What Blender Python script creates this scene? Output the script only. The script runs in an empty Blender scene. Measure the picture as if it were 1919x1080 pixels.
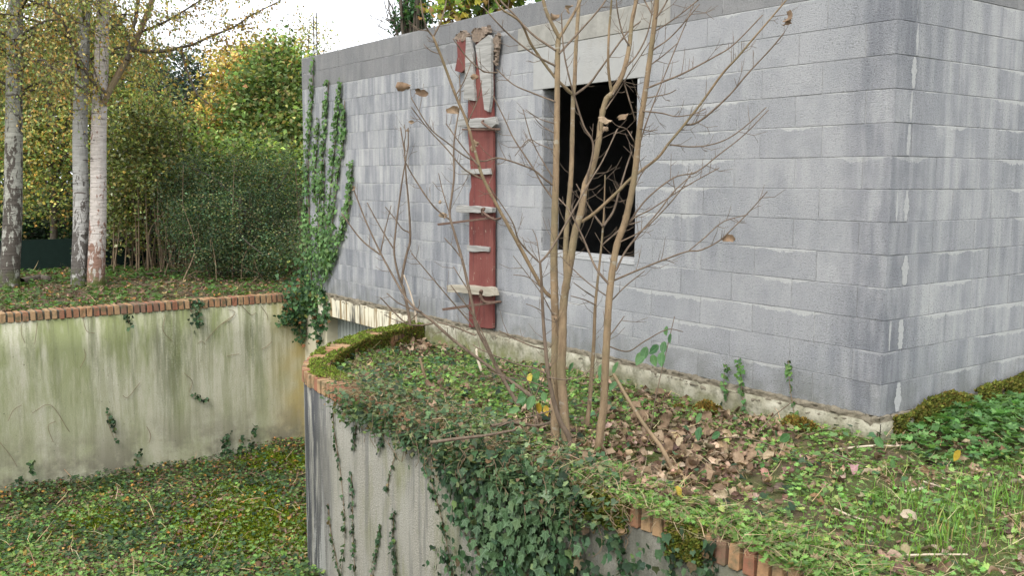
import bpy, bmesh, math, random
import numpy as np
from mathutils import Vector, Matrix
random.seed(7); RNG = np.random.default_rng(11)
scene = bpy.context.scene
COL = scene.collection

# ------------------------------------------------------------------ camera
F_PX, PITCH, ROLL, YAW = 1789.98, 0.113624, 0.003591, 2.511373
CAM = np.array([3.32176, -5.23155, 1.45510])
FW = np.array([math.cos(YAW)*math.cos(PITCH), math.sin(YAW)*math.cos(PITCH), -math.sin(PITCH)])
_r0 = np.array([math.sin(YAW), -math.cos(YAW), 0.0]); _u0 = np.cross(_r0, FW)
RT = math.cos(ROLL)*_r0 + math.sin(ROLL)*_u0
UP = -math.sin(ROLL)*_r0 + math.cos(ROLL)*_u0
cd = bpy.data.cameras.new('camera'); cam = bpy.data.objects.new('camera', cd); COL.objects.link(cam)
cd.sensor_width = 36.0; cd.lens = F_PX/1919*36.0; cd.clip_start = 0.05; cd.clip_end = 600
cam.matrix_world = Matrix(((RT[0], UP[0], -FW[0], CAM[0]), (RT[1], UP[1], -FW[1], CAM[1]), (RT[2], UP[2], -FW[2], CAM[2]), (0, 0, 0, 1)))
scene.camera = cam

# ------------------------------------------------------------------ sky, sun, exposure (overcast autumn day)
SUN_EL, SUN_AZ = math.radians(48), math.radians(-62)      # azimuth of the direction towards the sun, from +X
w = bpy.data.worlds.new('World'); scene.world = w; w.use_nodes = True
nt = w.node_tree; nt.nodes.clear()
wo = nt.nodes.new('ShaderNodeOutputWorld'); bg = nt.nodes.new('ShaderNodeBackground')
sky = nt.nodes.new('ShaderNodeTexSky'); sky.sky_type = 'NISHITA'; sky.sun_disc = False
sky.sun_elevation = SUN_EL; sky.sun_rotation = math.pi/2 - SUN_AZ
sky.dust_density = 4.0; sky.air_density = 1.0
tc = nt.nodes.new('ShaderNodeTexCoord'); ns = nt.nodes.new('ShaderNodeTexNoise')
ns.inputs['Scale'].default_value = 2.2; ns.inputs['Detail'].default_value = 5; ns.inputs['Roughness'].default_value = 0.55
nt.links.new(tc.outputs['Generated'], ns.inputs['Vector'])
cr = nt.nodes.new('ShaderNodeValToRGB')
cr.color_ramp.elements[0].position = 0.3; cr.color_ramp.elements[0].color = (6.6, 7.0, 7.7, 1)
cr.color_ramp.elements[1].position = 0.7; cr.color_ramp.elements[1].color = (8.6, 8.8, 9.2, 1)
nt.links.new(ns.outputs['Fac'], cr.inputs['Fac'])
mx = nt.nodes.new('ShaderNodeMixRGB'); mx.inputs['Fac'].default_value = 0.93
nt.links.new(sky.outputs['Color'], mx.inputs['Color1']); nt.links.new(cr.outputs['Color'], mx.inputs['Color2'])
nt.links.new(mx.outputs['Color'], bg.inputs['Color']); bg.inputs['Strength'].default_value = 0.1
nt.links.new(bg.outputs['Background'], wo.inputs['Surface'])
sd = bpy.data.lights.new('sun', 'SUN'); sun = bpy.data.objects.new('sun', sd); COL.objects.link(sun)
sd.energy = 1.3; sd.angle = math.radians(28); sd.color = (1.0, 0.97, 0.92)
sdir = Vector((math.cos(SUN_EL)*math.cos(SUN_AZ), math.cos(SUN_EL)*math.sin(SUN_AZ), math.sin(SUN_EL)))
sun.rotation_euler = sdir.to_track_quat('Z', 'Y').to_euler(); sun.location = (0, -6, 12)
vs = scene.view_settings; vs.view_transform = 'Standard'; vs.look = 'None'; vs.gamma = 1.0; vs.use_curve_mapping = False
vs.exposure = 1.38
scene.cycles.max_bounces = 6; scene.cycles.transparent_max_bounces = 4

# ------------------------------------------------------------------ helpers: survey points of the place
def ray(x, y): return FW + RT*((x-959.5)/F_PX) + UP*((540-y)/F_PX)
def on_y(x, y, Y=0.0): d = ray(x, y); return CAM + d*((Y-CAM[1])/d[1])
def on_x(x, y, X=0.0): d = ray(x, y); return CAM + d*((X-CAM[0])/d[0])
def on_z(x, y, Z): d = ray(x, y); return CAM + d*((Z-CAM[2])/d[2])
def at(x, y, dep): return CAM + ray(x, y)*dep

def setp(o, label=None, cat=None, group=None, kind=None):
    if label: o['label'] = label
    if cat: o['category'] = cat
    if group: o['group'] = group
    if kind: o['kind'] = kind
    return o
def link(o, parent=None):
    COL.objects.link(o)
    if parent is not None: o.parent = parent
    return o
def empty(name, loc=(0, 0, 0)):
    o = bpy.data.objects.new(name, None); o.empty_display_size = 0.2; o.location = loc
    COL.objects.link(o); return o
def obj(name, me, mat=None, parent=None, world=True):
    o = bpy.data.objects.new(name, me); COL.objects.link(o)
    if mat is not None and not me.materials: me.materials.append(mat)
    if parent is not None:
        o.parent = parent
        if world:
            if parent.parent is None: o.matrix_parent_inverse = Matrix.Translation(-Vector(parent.location))
    return o
def mesh_np(name, V, T, col=None, smooth=False, uv=None):
    V = np.asarray(V, np.float32); T = np.asarray(T, np.int32)
    me = bpy.data.meshes.new(name); n = T.shape[1]
    me.vertices.add(len(V)); me.vertices.foreach_set('co', V.ravel())
    me.loops.add(T.size); me.loops.foreach_set('vertex_index', T.ravel())
    me.polygons.add(len(T)); me.polygons.foreach_set('loop_start', np.arange(0, T.size, n, dtype=np.int32))
    me.polygons.foreach_set('loop_total', np.full(len(T), n, np.int32))
    me.update(calc_edges=True)
    if col is not None:
        a = me.attributes.new('Col', 'FLOAT_COLOR', 'POINT')
        c = np.ones((len(V), 4), np.float32); c[:, :3] = col; a.data.foreach_set('color', c.ravel())
    if uv is not None:
        l = me.uv_layers.new(name='UVMap'); l.data.foreach_set('uv', np.asarray(uv, np.float32)[T.ravel()].ravel())
    if smooth: me.polygons.foreach_set('use_smooth', np.ones(len(T), bool))
    me.validate(); return me
def bm_mesh(name, bm, smooth=False):
    me = bpy.data.meshes.new(name); bm.normal_update(); bm.to_mesh(me); bm.free()
    if smooth: me.polygons.foreach_set('use_smooth', np.ones(len(me.polygons), bool))
    return me
def box_bm(bm, x0, x1, y0, y1, z0, z1):
    v = [bm.verts.new((x, y, z)) for z in (z0, z1) for y in (y0, y1) for x in (x0, x1)]
    for f in ((0, 2, 3, 1), (4, 5, 7, 6), (0, 1, 5, 4), (2, 6, 7, 3), (0, 4, 6, 2), (1, 3, 7, 5)): bm.faces.new([v[i] for i in f])
    return v
def box_mesh(name, x0, x1, y0, y1, z0, z1, bev=0.0, jit=0.0, sub=0):
    bm = bmesh.new(); box_bm(bm, x0, x1, y0, y1, z0, z1)
    if sub: bmesh.ops.subdivide_edges(bm, edges=[e for e in bm.edges if e.calc_length() > 0.12], cuts=sub, use_grid_fill=True)
    if bev: bmesh.ops.bevel(bm, geom=list(bm.edges), offset=bev, segments=1, affect='EDGES')
    if jit:
        for v in bm.verts: v.co += Vector((random.uniform(-jit, jit), random.uniform(-jit, jit), random.uniform(-jit, jit)))
    return bm_mesh(name, bm)
def smooth_path(P, n=6):
    P = np.asarray(P, float)
    if len(P) < 3: return np.array([P[0]+(P[-1]-P[0])*t for t in np.linspace(0, 1, n+1)])
    Q = np.vstack([2*P[0]-P[1], P, 2*P[-1]-P[-2]]); out = []
    for i in range(1, len(Q)-2):
        for k in range(n):
            t = k/n; a, b, c, d = Q[i-1], Q[i], Q[i+1], Q[i+2]
            out.append(.5*((2*b)+(c-a)*t+(2*a-5*b+4*c-d)*t*t+(3*b-a-3*c+d)*t**3))
    out.append(P[-1]); return np.array(out)
class Tubes:
    """collects tapered tubes into one mesh"""
    def __init__(s): s.V = []; s.T = []; s.n = 0
    def add(s, P, R, k=6):
        P = np.asarray(P, float); R = np.broadcast_to(np.asarray(R, float), (len(P),))
        d = np.gradient(P, axis=0); d /= np.linalg.norm(d, axis=1)[:, None]+1e-9
        ref = np.array([0.31, 0.52, 0.79]) if abs(d[0] @ np.array([0, 0, 1.])) > .8 else np.array([0, 0, 1.])
        a = np.cross(d, ref); a /= np.linalg.norm(a, axis=1)[:, None]+1e-9; b = np.cross(d, a)
        ang = np.arange(k)*2*math.pi/k
        ring = P[:, None, :] + R[:, None, None]*(np.cos(ang)[None, :, None]*a[:, None, :] + np.sin(ang)[None, :, None]*b[:, None, :])
        m = len(P); base = s.n; s.V.append(ring.reshape(-1, 3))
        i = np.arange(m-1)[:, None]*k; j = np.arange(k)[None, :]; j2 = (j+1) % k
        s.T.append(np.stack([base+i+j, base+i+j2, base+i+k+j2, base+i+k+j], -1).reshape(-1, 4))
        tip = np.array([[base+(m-1)*k+q for q in (0, 1, 2, 3)]]) if k == 4 else None
        s.n += m*k
        c = P[-1] + d[-1]*R[-1]; s.V.append(c[None]); e = base+(m-1)*k
        s.T.append(np.array([[e+q, e+(q+1) % k, s.n, s.n] for q in range(k)]))
        s.n += 1
    def mesh(s, name):
        V = np.vstack(s.V); T = np.vstack(s.T); quads = T[T[:, 2] != T[:, 3]]; tris = T[T[:, 2] == T[:, 3]][:, :3]
        q = np.vstack([quads[:, [0, 1, 2]], quads[:, [0, 2, 3]], tris])
        return mesh_np(name, V, q, smooth=True)

# leaf templates: unit length along +y, surface normal +z
def fan(pts, zc=0.0, fold=0.12):
    V = [(0, 0.42, zc)] + [(x, y, fold*abs(x)) for x, y in pts]
    n = len(pts); return np.array(V, float), np.array([(0, i+1, (i+1) % n+1) for i in range(n)])
KITE = (np.array([(0, 0, 0), (.34, .42, .09), (0, 1, -.05), (-.34, .42, .09)], float), np.array([(0, 1, 2), (0, 2, 3)]))
IVY = fan([(0, 0), (.2, -.08), (.42, .05), (.36, .3), (.62, .42), (.3, .58), (.0, 1.0), (-.3, .58), (-.62, .42), (-.36, .3), (-.42, .05), (-.2, -.08)], -.04, .1)
IVYS = fan([(0, 0), (.4, -.02), (.52, .4), (.2, .6), (0, 1), (-.2, .6), (-.52, .4), (-.4, -.02)], -.04, .12)
HERB = fan([(0, 0), (.34, .02), (.55, .28), (.27, .4), (.5, .78), (.16, .7), (0, 1.05), (-.16, .7), (-.5, .78), (-.27, .4), (-.55, .28), (-.34, .02)], -.06, .22)
OVAL = fan([(0, 0), (.2, .12), (.32, .4), (.24, .72), (0, 1.05), (-.24, .72), (-.32, .4), (-.2, .12)], -.06, .2)
BLADE = (np.array([(-.03, 0, 0), (.03, 0, 0), (-.026, .5, .10), (.026, .5, .10), (0, 1, .0)], float), np.array([(0, 1, 3), (0, 3, 2), (2, 3, 4)]))
STRAW = (np.array([(-.011, 0, 0), (.011, 0, 0), (.05, .5, .05), (.068, .5, .05), (.0, 1, .0)], float), np.array([(0, 1, 3), (0, 3, 2), (2, 3, 4)]))
def curl_leaf(seed, lob=5):
    r = np.random.default_rng(seed); V = []; T = []
    nu, nv = 5, 6
    for j in range(nv):
        y = j/(nv-1); wd = (math.sin(math.pi*min(.98, y*.9+.08))**.8)*.46*(1+.35*math.cos(y*math.pi*4+r.uniform(0, 6)))
        for i in range(nu):
            u = i/(nu-1)*2-1; ph = u*wd*r.uniform(2.4, 3.4)
            V.append((math.sin(ph)*.32+r.normal(0, .025), y+.12*abs(u)*r.uniform(-1, 1), .28*(1-math.cos(ph))+.16*math.sin(y*5+seed)+r.normal(0, .045)))
    for j in range(nv-1):
        for i in range(nu-1):
            a = j*nu+i; T += [(a, a+1, a+nu+1), (a, a+nu+1, a+nu)]
    return np.array(V, float), np.array(T)
def norm(a): return a/(np.linalg.norm(a, axis=-1, keepdims=True)+1e-9)
def frames(d, n):
    d = norm(np.asarray(d, float)); n = np.asarray(n, float); s = norm(np.cross(d, n)); n2 = np.cross(s, d)
    return np.stack([s, d, n2], -1)          # columns: side, along, normal
def rdir(m): return norm(RNG.normal(size=(m, 3)))
def cloud(name, tpl, P, FR, S, C, jit=0.0):
    V, T = tpl; m = len(P); k = len(V)
    S = np.broadcast_to(np.asarray(S, float), (m,))
    X = np.einsum('mij,kj->mki', FR, V)*S[:, None, None] + np.asarray(P)[:, None, :]
    TT = (T[None]+np.arange(m)[:, None, None]*k).reshape(-1, 3)
    return mesh_np(name, X.reshape(-1, 3), TT, col=np.repeat(np.asarray(C, float), k, axis=0))
def palette(m, cols, wts, var=.22):
    cols = np.array(cols, float); wts = np.array(wts, float); i = RNG.choice(len(cols), m, p=wts/wts.sum())
    return np.clip(cols[i]*(1+RNG.normal(0, var, (m, 1)))*(1+RNG.normal(0, var*.3, (m, 3))), .004, .9)
def merge(name, parts):
    V = []; T = []; C = []; n = 0
    for me in parts:
        v = np.empty(len(me.vertices)*3, np.float32); me.vertices.foreach_get('co', v); V.append(v.reshape(-1, 3))
        t = np.empty(len(me.loops), np.int32); me.loops.foreach_get('vertex_index', t); T.append(t.reshape(-1, 3)+n)
        c = np.empty(len(me.vertices)*4, np.float32); me.attributes['Col'].data.foreach_get('color', c); C.append(c.reshape(-1, 4)[:, :3])
        n += len(me.vertices); bpy.data.meshes.remove(me)
    return mesh_np(name, np.vstack(V), np.vstack(T), col=np.vstack(C))

# value noise for shaping
_perm = RNG.random((64, 64))
def vnoise(x, y):
    x = np.asarray(x, float); y = np.asarray(y, float); xi = np.floor(x).astype(int); yi = np.floor(y).astype(int)
    fx = x-xi; fy = y-yi; fx = fx*fx*(3-2*fx); fy = fy*fy*(3-2*fy); g = lambda a, b: _perm[a % 64, b % 64]
    return (g(xi, yi)*(1-fx)+g(xi+1, yi)*fx)*(1-fy)+(g(xi, yi+1)*(1-fx)+g(xi+1, yi+1)*fx)*fy
def fbm(x, y): return .55*vnoise(x, y)+.3*vnoise(2.1*x+5, 2.1*y+9)+.15*vnoise(4.3*x+2, 4.3*y+3)
def sstep(a, b, x): t = np.clip((np.asarray(x, float)-a)/(b-a), 0, 1); return t*t*(3-2*t)

# ------------------------------------------------------------------ materials
class N:
    def __init__(s, name, rough=.9):
        s.m = bpy.data.materials.new(name); s.m.use_nodes = True; s.t = s.m.node_tree
        s.b = s.t.nodes['Principled BSDF']; s.b.inputs['Roughness'].default_value = rough
        s.b.inputs['Specular IOR Level'].default_value = .25
    def n(s, typ, **kw):
        x = s.t.nodes.new(typ)
        for k, v in kw.items():
            if k in x.inputs: s.inp(x, k, v)
            else: setattr(x, k, v)
        return x
    def inp(s, x, k, v):
        if hasattr(v, 'node'): s.t.links.new(v, x.inputs[k])
        elif hasattr(v, 'outputs'): s.t.links.new(v.outputs[0], x.inputs[k])
        else: x.inputs[k].default_value = v
    def math(s, op, a, b=0.0, c=0.0, clamp=False):
        x = s.t.nodes.new('ShaderNodeMath'); x.operation = op; x.use_clamp = clamp
        for i, v in enumerate((a, b, c)):
            if hasattr(v, 'node') or hasattr(v, 'outputs'): s.t.links.new(v if hasattr(v, 'node') else v.outputs[0], x.inputs[i])
            else: x.inputs[i].default_value = v
        return x.outputs[0]
    def noise(s, vec, scale, detail=3, rough=.55, dist=0.0):
        x = s.n('ShaderNodeTexNoise'); x.inputs['Scale'].default_value = scale; x.inputs['Detail'].default_value = detail
        x.inputs['Roughness'].default_value = rough; x.inputs['Distortion'].default_value = dist
        if vec is not None: s.t.links.new(vec, x.inputs['Vector'])
        return x.outputs['Fac']
    def ramp(s, f, a, b, lo=0.0, hi=1.0):
        x = s.n('ShaderNodeMapRange'); s.inp(x, 'Value', f); x.clamp = True
        x.inputs['From Min'].default_value = a; x.inputs['From Max'].default_value = b
        x.inputs['To Min'].default_value = lo; x.inputs['To Max'].default_value = hi; return x.outputs[0]
    def mix(s, f, a, b, typ='MIX'):
        x = s.n('ShaderNodeMixRGB'); x.blend_type = typ
        for k, v in (('Fac', f), ('Color1', a), ('Color2', b)):
            if isinstance(v, tuple): v = v if len(v) == 4 else v+(1,)
            s.inp(x, k, v)
        return x.outputs[0]
    def xyz(s, x, y, z):
        c = s.n('ShaderNodeCombineXYZ'); s.inp(c, 'X', x); s.inp(c, 'Y', y); s.inp(c, 'Z', z); return c.outputs[0]
    def pos(s):
        g = s.n('ShaderNodeNewGeometry').outputs['Position']; q = s.n('ShaderNodeSeparateXYZ'); s.t.links.new(g, q.inputs[0])
        return g, q.outputs[0], q.outputs[1], q.outputs[2]
    def uv(s):
        g = s.n('ShaderNodeUVMap'); g.uv_map = 'UVMap'; q = s.n('ShaderNodeSeparateXYZ'); s.t.links.new(g.outputs[0], q.inputs[0])
        return g.outputs[0], q.outputs[0], q.outputs[1]
    def rnd(s): return s.n('ShaderNodeObjectInfo').outputs['Random']
    def color(s, c): s.inp(s.b, 'Base Color', c); return s
    def bump(s, h, st=.3, dist=.01):
        b = s.n('ShaderNodeBump'); b.inputs['Strength'].default_value = st; b.inputs['Distance'].default_value = dist
        s.inp(b, 'Height', h); s.t.links.new(b.outputs[0], s.b.inputs['Normal']); return s

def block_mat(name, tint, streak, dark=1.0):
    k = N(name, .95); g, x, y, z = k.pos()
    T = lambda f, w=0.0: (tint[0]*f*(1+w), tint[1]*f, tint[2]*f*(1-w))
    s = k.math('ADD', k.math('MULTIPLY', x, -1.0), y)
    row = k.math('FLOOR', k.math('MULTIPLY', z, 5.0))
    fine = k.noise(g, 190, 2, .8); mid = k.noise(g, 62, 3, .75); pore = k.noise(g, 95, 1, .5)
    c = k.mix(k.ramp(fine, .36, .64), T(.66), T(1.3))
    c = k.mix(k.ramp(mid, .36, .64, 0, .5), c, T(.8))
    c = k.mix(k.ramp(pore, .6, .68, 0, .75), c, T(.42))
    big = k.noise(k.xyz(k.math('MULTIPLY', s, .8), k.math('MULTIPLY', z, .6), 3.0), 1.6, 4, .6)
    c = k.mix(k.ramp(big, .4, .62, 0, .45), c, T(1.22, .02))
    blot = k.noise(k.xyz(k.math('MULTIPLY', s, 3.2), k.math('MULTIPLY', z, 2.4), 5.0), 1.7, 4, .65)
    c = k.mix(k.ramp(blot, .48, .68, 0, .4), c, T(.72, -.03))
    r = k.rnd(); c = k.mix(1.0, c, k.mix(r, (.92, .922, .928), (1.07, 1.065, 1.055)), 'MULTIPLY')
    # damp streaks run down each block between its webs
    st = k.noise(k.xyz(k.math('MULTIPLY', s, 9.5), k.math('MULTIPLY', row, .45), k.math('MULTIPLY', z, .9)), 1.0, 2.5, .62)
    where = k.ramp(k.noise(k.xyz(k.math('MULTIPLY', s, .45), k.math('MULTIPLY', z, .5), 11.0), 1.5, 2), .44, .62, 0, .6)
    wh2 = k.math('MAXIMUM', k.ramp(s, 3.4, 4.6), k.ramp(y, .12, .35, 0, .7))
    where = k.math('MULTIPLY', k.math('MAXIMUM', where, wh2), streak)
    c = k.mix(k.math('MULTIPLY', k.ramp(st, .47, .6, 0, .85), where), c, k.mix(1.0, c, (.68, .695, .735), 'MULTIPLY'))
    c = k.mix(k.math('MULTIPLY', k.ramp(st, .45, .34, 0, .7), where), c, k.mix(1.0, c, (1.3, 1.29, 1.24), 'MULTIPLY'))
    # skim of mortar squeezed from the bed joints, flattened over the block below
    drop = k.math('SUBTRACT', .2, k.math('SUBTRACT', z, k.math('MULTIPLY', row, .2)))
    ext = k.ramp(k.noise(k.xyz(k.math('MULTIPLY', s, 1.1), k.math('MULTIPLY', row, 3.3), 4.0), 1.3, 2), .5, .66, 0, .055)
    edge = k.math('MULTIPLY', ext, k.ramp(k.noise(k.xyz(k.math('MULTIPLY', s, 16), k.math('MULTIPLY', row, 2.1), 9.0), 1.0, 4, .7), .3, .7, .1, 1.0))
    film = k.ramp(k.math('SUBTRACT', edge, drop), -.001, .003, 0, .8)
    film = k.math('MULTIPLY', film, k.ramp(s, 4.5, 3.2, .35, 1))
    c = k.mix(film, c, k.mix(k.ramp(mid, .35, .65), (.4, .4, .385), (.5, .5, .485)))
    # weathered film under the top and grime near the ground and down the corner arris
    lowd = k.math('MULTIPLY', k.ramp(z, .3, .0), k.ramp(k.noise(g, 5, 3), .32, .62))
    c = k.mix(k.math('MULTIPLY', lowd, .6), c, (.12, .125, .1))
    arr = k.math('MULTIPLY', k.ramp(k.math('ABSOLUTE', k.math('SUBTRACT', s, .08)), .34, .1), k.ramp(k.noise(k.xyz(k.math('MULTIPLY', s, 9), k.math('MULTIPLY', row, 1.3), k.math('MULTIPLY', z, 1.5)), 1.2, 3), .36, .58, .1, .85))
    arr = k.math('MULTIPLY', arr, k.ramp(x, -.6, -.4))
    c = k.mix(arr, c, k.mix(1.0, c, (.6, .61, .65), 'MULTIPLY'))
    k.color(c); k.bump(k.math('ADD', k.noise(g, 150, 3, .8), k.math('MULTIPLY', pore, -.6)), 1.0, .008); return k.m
M_BLOCK = block_mat('concrete_block', (.335, .34, .347), 1.0)
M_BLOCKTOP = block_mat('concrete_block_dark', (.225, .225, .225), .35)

def joint_mat():
    k = N('joint_mortar', .95); g, x, y, z = k.pos()
    k.color(k.mix(k.ramp(k.noise(g, 5, 4, .7), .4, .5), (.13, .13, .125), (.4, .4, .39))); return k.m
M_JOINT = joint_mat()
def simple(name, c, var=.2, scale=20, rough=.9, bump=.3):
    k = N(name, rough); g, *_ = k.pos()
    k.color(k.mix(k.noise(g, scale, 4, .65), tuple(max(0, v*(1-var*2)) for v in c), tuple(min(1, v*(1+var*2)) for v in c)))
    if bump: k.bump(k.noise(g, scale*4, 3, .7), bump, .01)
    return k.m
M_SMEAR = simple('mortar_smear', (.375, .375, .367), .16, 70, .95, .5)
M_BED = simple('rough_bedding_mortar', (.19, .165, .12), .3, 22, .95, .9)
M_PLINTH = None
def plinth_mat():
    k = N('painted_plinth', .92); g, x, y, z = k.pos()
    c = k.mix(k.ramp(k.noise(g, 6, 4), .35, .65), (.22, .205, .14), (.38, .36, .28))
    c = k.mix(k.ramp(k.noise(g, 14, 4, .7), .46, .64, 0, .85), c, (.13, .125, .085))
    c = k.mix(k.math('MULTIPLY', k.ramp(z, -.08, -.22), k.ramp(k.noise(g, 7, 3), .35, .6)), c, (.17, .18, .07))
    k.color(c); k.bump(k.noise(g, 45, 4, .7), .5, .015); return k.m
M_PLINTH = plinth_mat()
def fascia_mat():
    k = N('stained_fascia', .85); g, x, y, z = k.pos()
    c = k.mix(k.noise(g, 8, 3), (.55, .5, .36), (.7, .66, .53))
    st = k.noise(k.xyz(k.math('MULTIPLY', x, 9.0), k.math('MULTIPLY', z, .7), 2.0), 1.0, 4, .65)
    c = k.mix(k.ramp(st, .5, .6, 0, .9), c, (.2, .13, .05))
    st2 = k.noise(k.xyz(k.math('MULTIPLY', x, 6.0), k.math('MULTIPLY', z, .9), 8.0), 1.0, 4, .65)
    c = k.mix(k.ramp(st2, .54, .62, 0, .95), c, (.045, .045, .04))
    c = k.mix(k.math('MULTIPLY', k.ramp(z, -.06, -.01), k.ramp(k.noise(g, 6, 3), .3, .5)), c, (.09, .08, .05))
    k.color(c); k.bump(k.noise(g, 60, 3), .2, .01); return k.m
M_FASCIA = fascia_mat(); M_JAMB = simple('cream_jamb_paint', (.5, .46, .33), .1, 4, .9, .2)
def lintel_mat():
    k = N('cast_lintel', .92); g, x, y, z = k.pos()
    c = k.mix(k.noise(g, 10, 4, .65), (.28, .28, .268), (.385, .38, .36))
    st = k.noise(k.xyz(k.math('MULTIPLY', x, 5.0), k.math('MULTIPLY', z, 1.2), 2.0), 1.3, 4, .6)
    c = k.mix(k.math('MULTIPLY', k.ramp(st, .45, .65, 0, .75), k.ramp(z, 2.5, 2.65, .12, 1)), c, (.25, .23, .18))
    k.color(c); k.bump(k.noise(g, 90, 4, .7), .5, .01); return k.m
M_LINTEL = lintel_mat(); M_BEAM = simple('stained_bond_beam', (.27, .26, .23), .25, 7, .95, .5)
def render_left():
    k = N('algae_stained_render', .93); uv, s, z = k.uv()
    c = k.mix(k.noise(uv, 3, 4, .6), (.42, .4, .28), (.58, .565, .45))
    c = k.mix(k.ramp(k.noise(uv, 60, 3, .75), .4, .7, 0, .35), c, (.27, .26, .17))
    run = lambda f, zz, o, d=5: k.noise(k.xyz(k.math('MULTIPLY', s, f), k.math('MULTIPLY', z, zz), o), 1.4, d, .68)
    top = k.ramp(z, -2.2, -.2, .3, 1.0)
    c = k.mix(k.math('MULTIPLY', k.ramp(run(2.0, .4, 1.0), .42, .58, 0, .85), top), c, (.2, .235, .08))
    c = k.mix(k.math('MULTIPLY', k.ramp(run(9.0, .5, 4.0), .5, .6, 0, .55), top), c, (.17, .19, .075))
    w2 = run(6.5, .45, 7.0, 6)
    band = k.math('ADD', k.ramp(k.math('ABSOLUTE', k.math('SUBTRACT', s, 1.75)), .34, .0), k.math('MULTIPLY', k.ramp(k.math('ABSOLUTE', k.math('SUBTRACT', s, .75)), .16, .0), .9), clamp=True)
    grain = k.noise(uv, 45, 4, .8)
    c = k.mix(k.math('MULTIPLY', k.math('MULTIPLY', k.ramp(k.math('ADD', w2, k.math('MULTIPLY', k.math('SUBTRACT', grain, .5), .35)), .4, .54), band), k.ramp(z, -1.75, -.8, .05, .8)), c, (.1, .115, .05))
    c = k.mix(k.math('MULTIPLY', k.ramp(k.math('ADD', w2, k.math('MULTIPLY', k.math('SUBTRACT', grain, .5), .3)), .53, .63, 0, .5), k.ramp(z, -2.3, -.2, .15, 1.0)), c, (.15, .16, .085))
    c = k.mix(k.math('MULTIPLY', k.ramp(run(14.0, .5, 12.0, 4), .57, .63, 0, .4), k.ramp(z, -1.3, -.15, 0, 1)), c, (.11, .105, .075))
    c = k.mix(k.math('MULTIPLY', k.ramp(s, .6, .0), k.ramp(k.noise(uv, 2.5, 3), .3, .6, .25, .85)), c, (.4, .3, .1))
    low = k.math('MULTIPLY', k.ramp(z, -1.4, -2.05), k.ramp(k.noise(uv, 2.2, 5, .65), .42, .56, 0, .85))
    c = k.mix(low, c, (.17, .155, .115))
    c = k.mix(k.ramp(k.noise(uv, 26, 3, .7), .66, .7, 0, .7), c, (.1, .1, .06))
    k.color(c); k.bump(k.noise(uv, 80, 4, .8), .7, .015); return k.m
M_RENDL = render_left()
def render_planter():
    k = N('streaked_grey_render', .95); uv, s, z = k.uv()
    fine = k.noise(uv, 85, 3, .8)
    c = k.mix(k.ramp(fine, .34, .66), (.2, .19, .155), (.43, .41, .35))
    run = lambda f, zz, o, d=5: k.noise(k.xyz(k.math('MULTIPLY', s, f), k.math('MULTIPLY', z, zz), o), 1.3, d, .7)
    c = k.mix(k.ramp(run(3.0, .5, 3.0), .44, .6, 0, .45), c, (.37, .36, .31))
    gr = k.math('MULTIPLY', k.math('SUBTRACT', fine, .5), .3)
    w1 = k.math('ADD', run(9.0, .7, 5.0), gr)
    c = k.mix(k.math('MULTIPLY', k.ramp(w1, .5, .6, 0, .6), k.ramp(z, -2.0, -.6, .5, 1)), c, (.13, .13, .12))
    left = k.ramp(s, 3.15, 3.6)
    c = k.mix(k.math('MULTIPLY', k.ramp(w1, .37, .5, 0, .95), left), c, (.05, .053, .058))
    c = k.mix(k.math('MULTIPLY', k.math('MULTIPLY', k.ramp(k.math('ADD', run(6.0, .6, 15.0), gr), .52, .6, 0, .75), left), k.ramp(z, -.7, -1.3)), c, (.5, .5, .46))
    alg = run(2.0, .6, 9.0, 4)
    c = k.mix(k.math('MULTIPLY', k.ramp(alg, .48, .64, 0, .65), k.ramp(s, 3.3, 2.4)), c, (.17, .18, .06))
    c = k.mix(k.math('MULTIPLY', k.ramp(s, .5, -.2), k.ramp(run(1.5, 1.0, 20.0), .3, .6, .35, .8)), c, (.1, .1, .075))
    k.color(c); k.bump(fine, .8, .018); return k.m
M_RENDP = render_planter()
def brick_mat():
    k = N('coping_brick', .88); g, *_ = k.pos(); r = k.rnd()
    x = k.n('ShaderNodeValToRGB'); e = x.color_ramp.elements; x.color_ramp.interpolation = 'CONSTANT'
    e[0].position = 0; e[0].color = (.36, .23, .12, 1); e[1].position = .28; e[1].color = (.3, .145, .08, 1)
    for p_, c_ in ((.48, (.37, .21, .105, 1)), (.7, (.27, .11, .065, 1)), (.8, (.34, .18, .09, 1)), (.92, (.2, .11, .075, 1))):
        q = e.new(p_); q.color = c_
    k.inp(x, 'Fac', r)
    c = k.mix(k.ramp(k.noise(g, 70, 4, .7), .35, .75, 0, .5), x.outputs[0], (.26, .16, .1))
    c = k.mix(k.ramp(k.noise(g, 13, 4, .65), .48, .66, 0, .8), c, (.12, .11, .06))
    k.color(c); k.bump(k.noise(g, 120, 3, .7), .4, .008); return k.m
M_BRICK = brick_mat()
M_CMORT = simple('coping_mortar', (.115, .11, .085), .3, 30, .95, .6)
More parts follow.
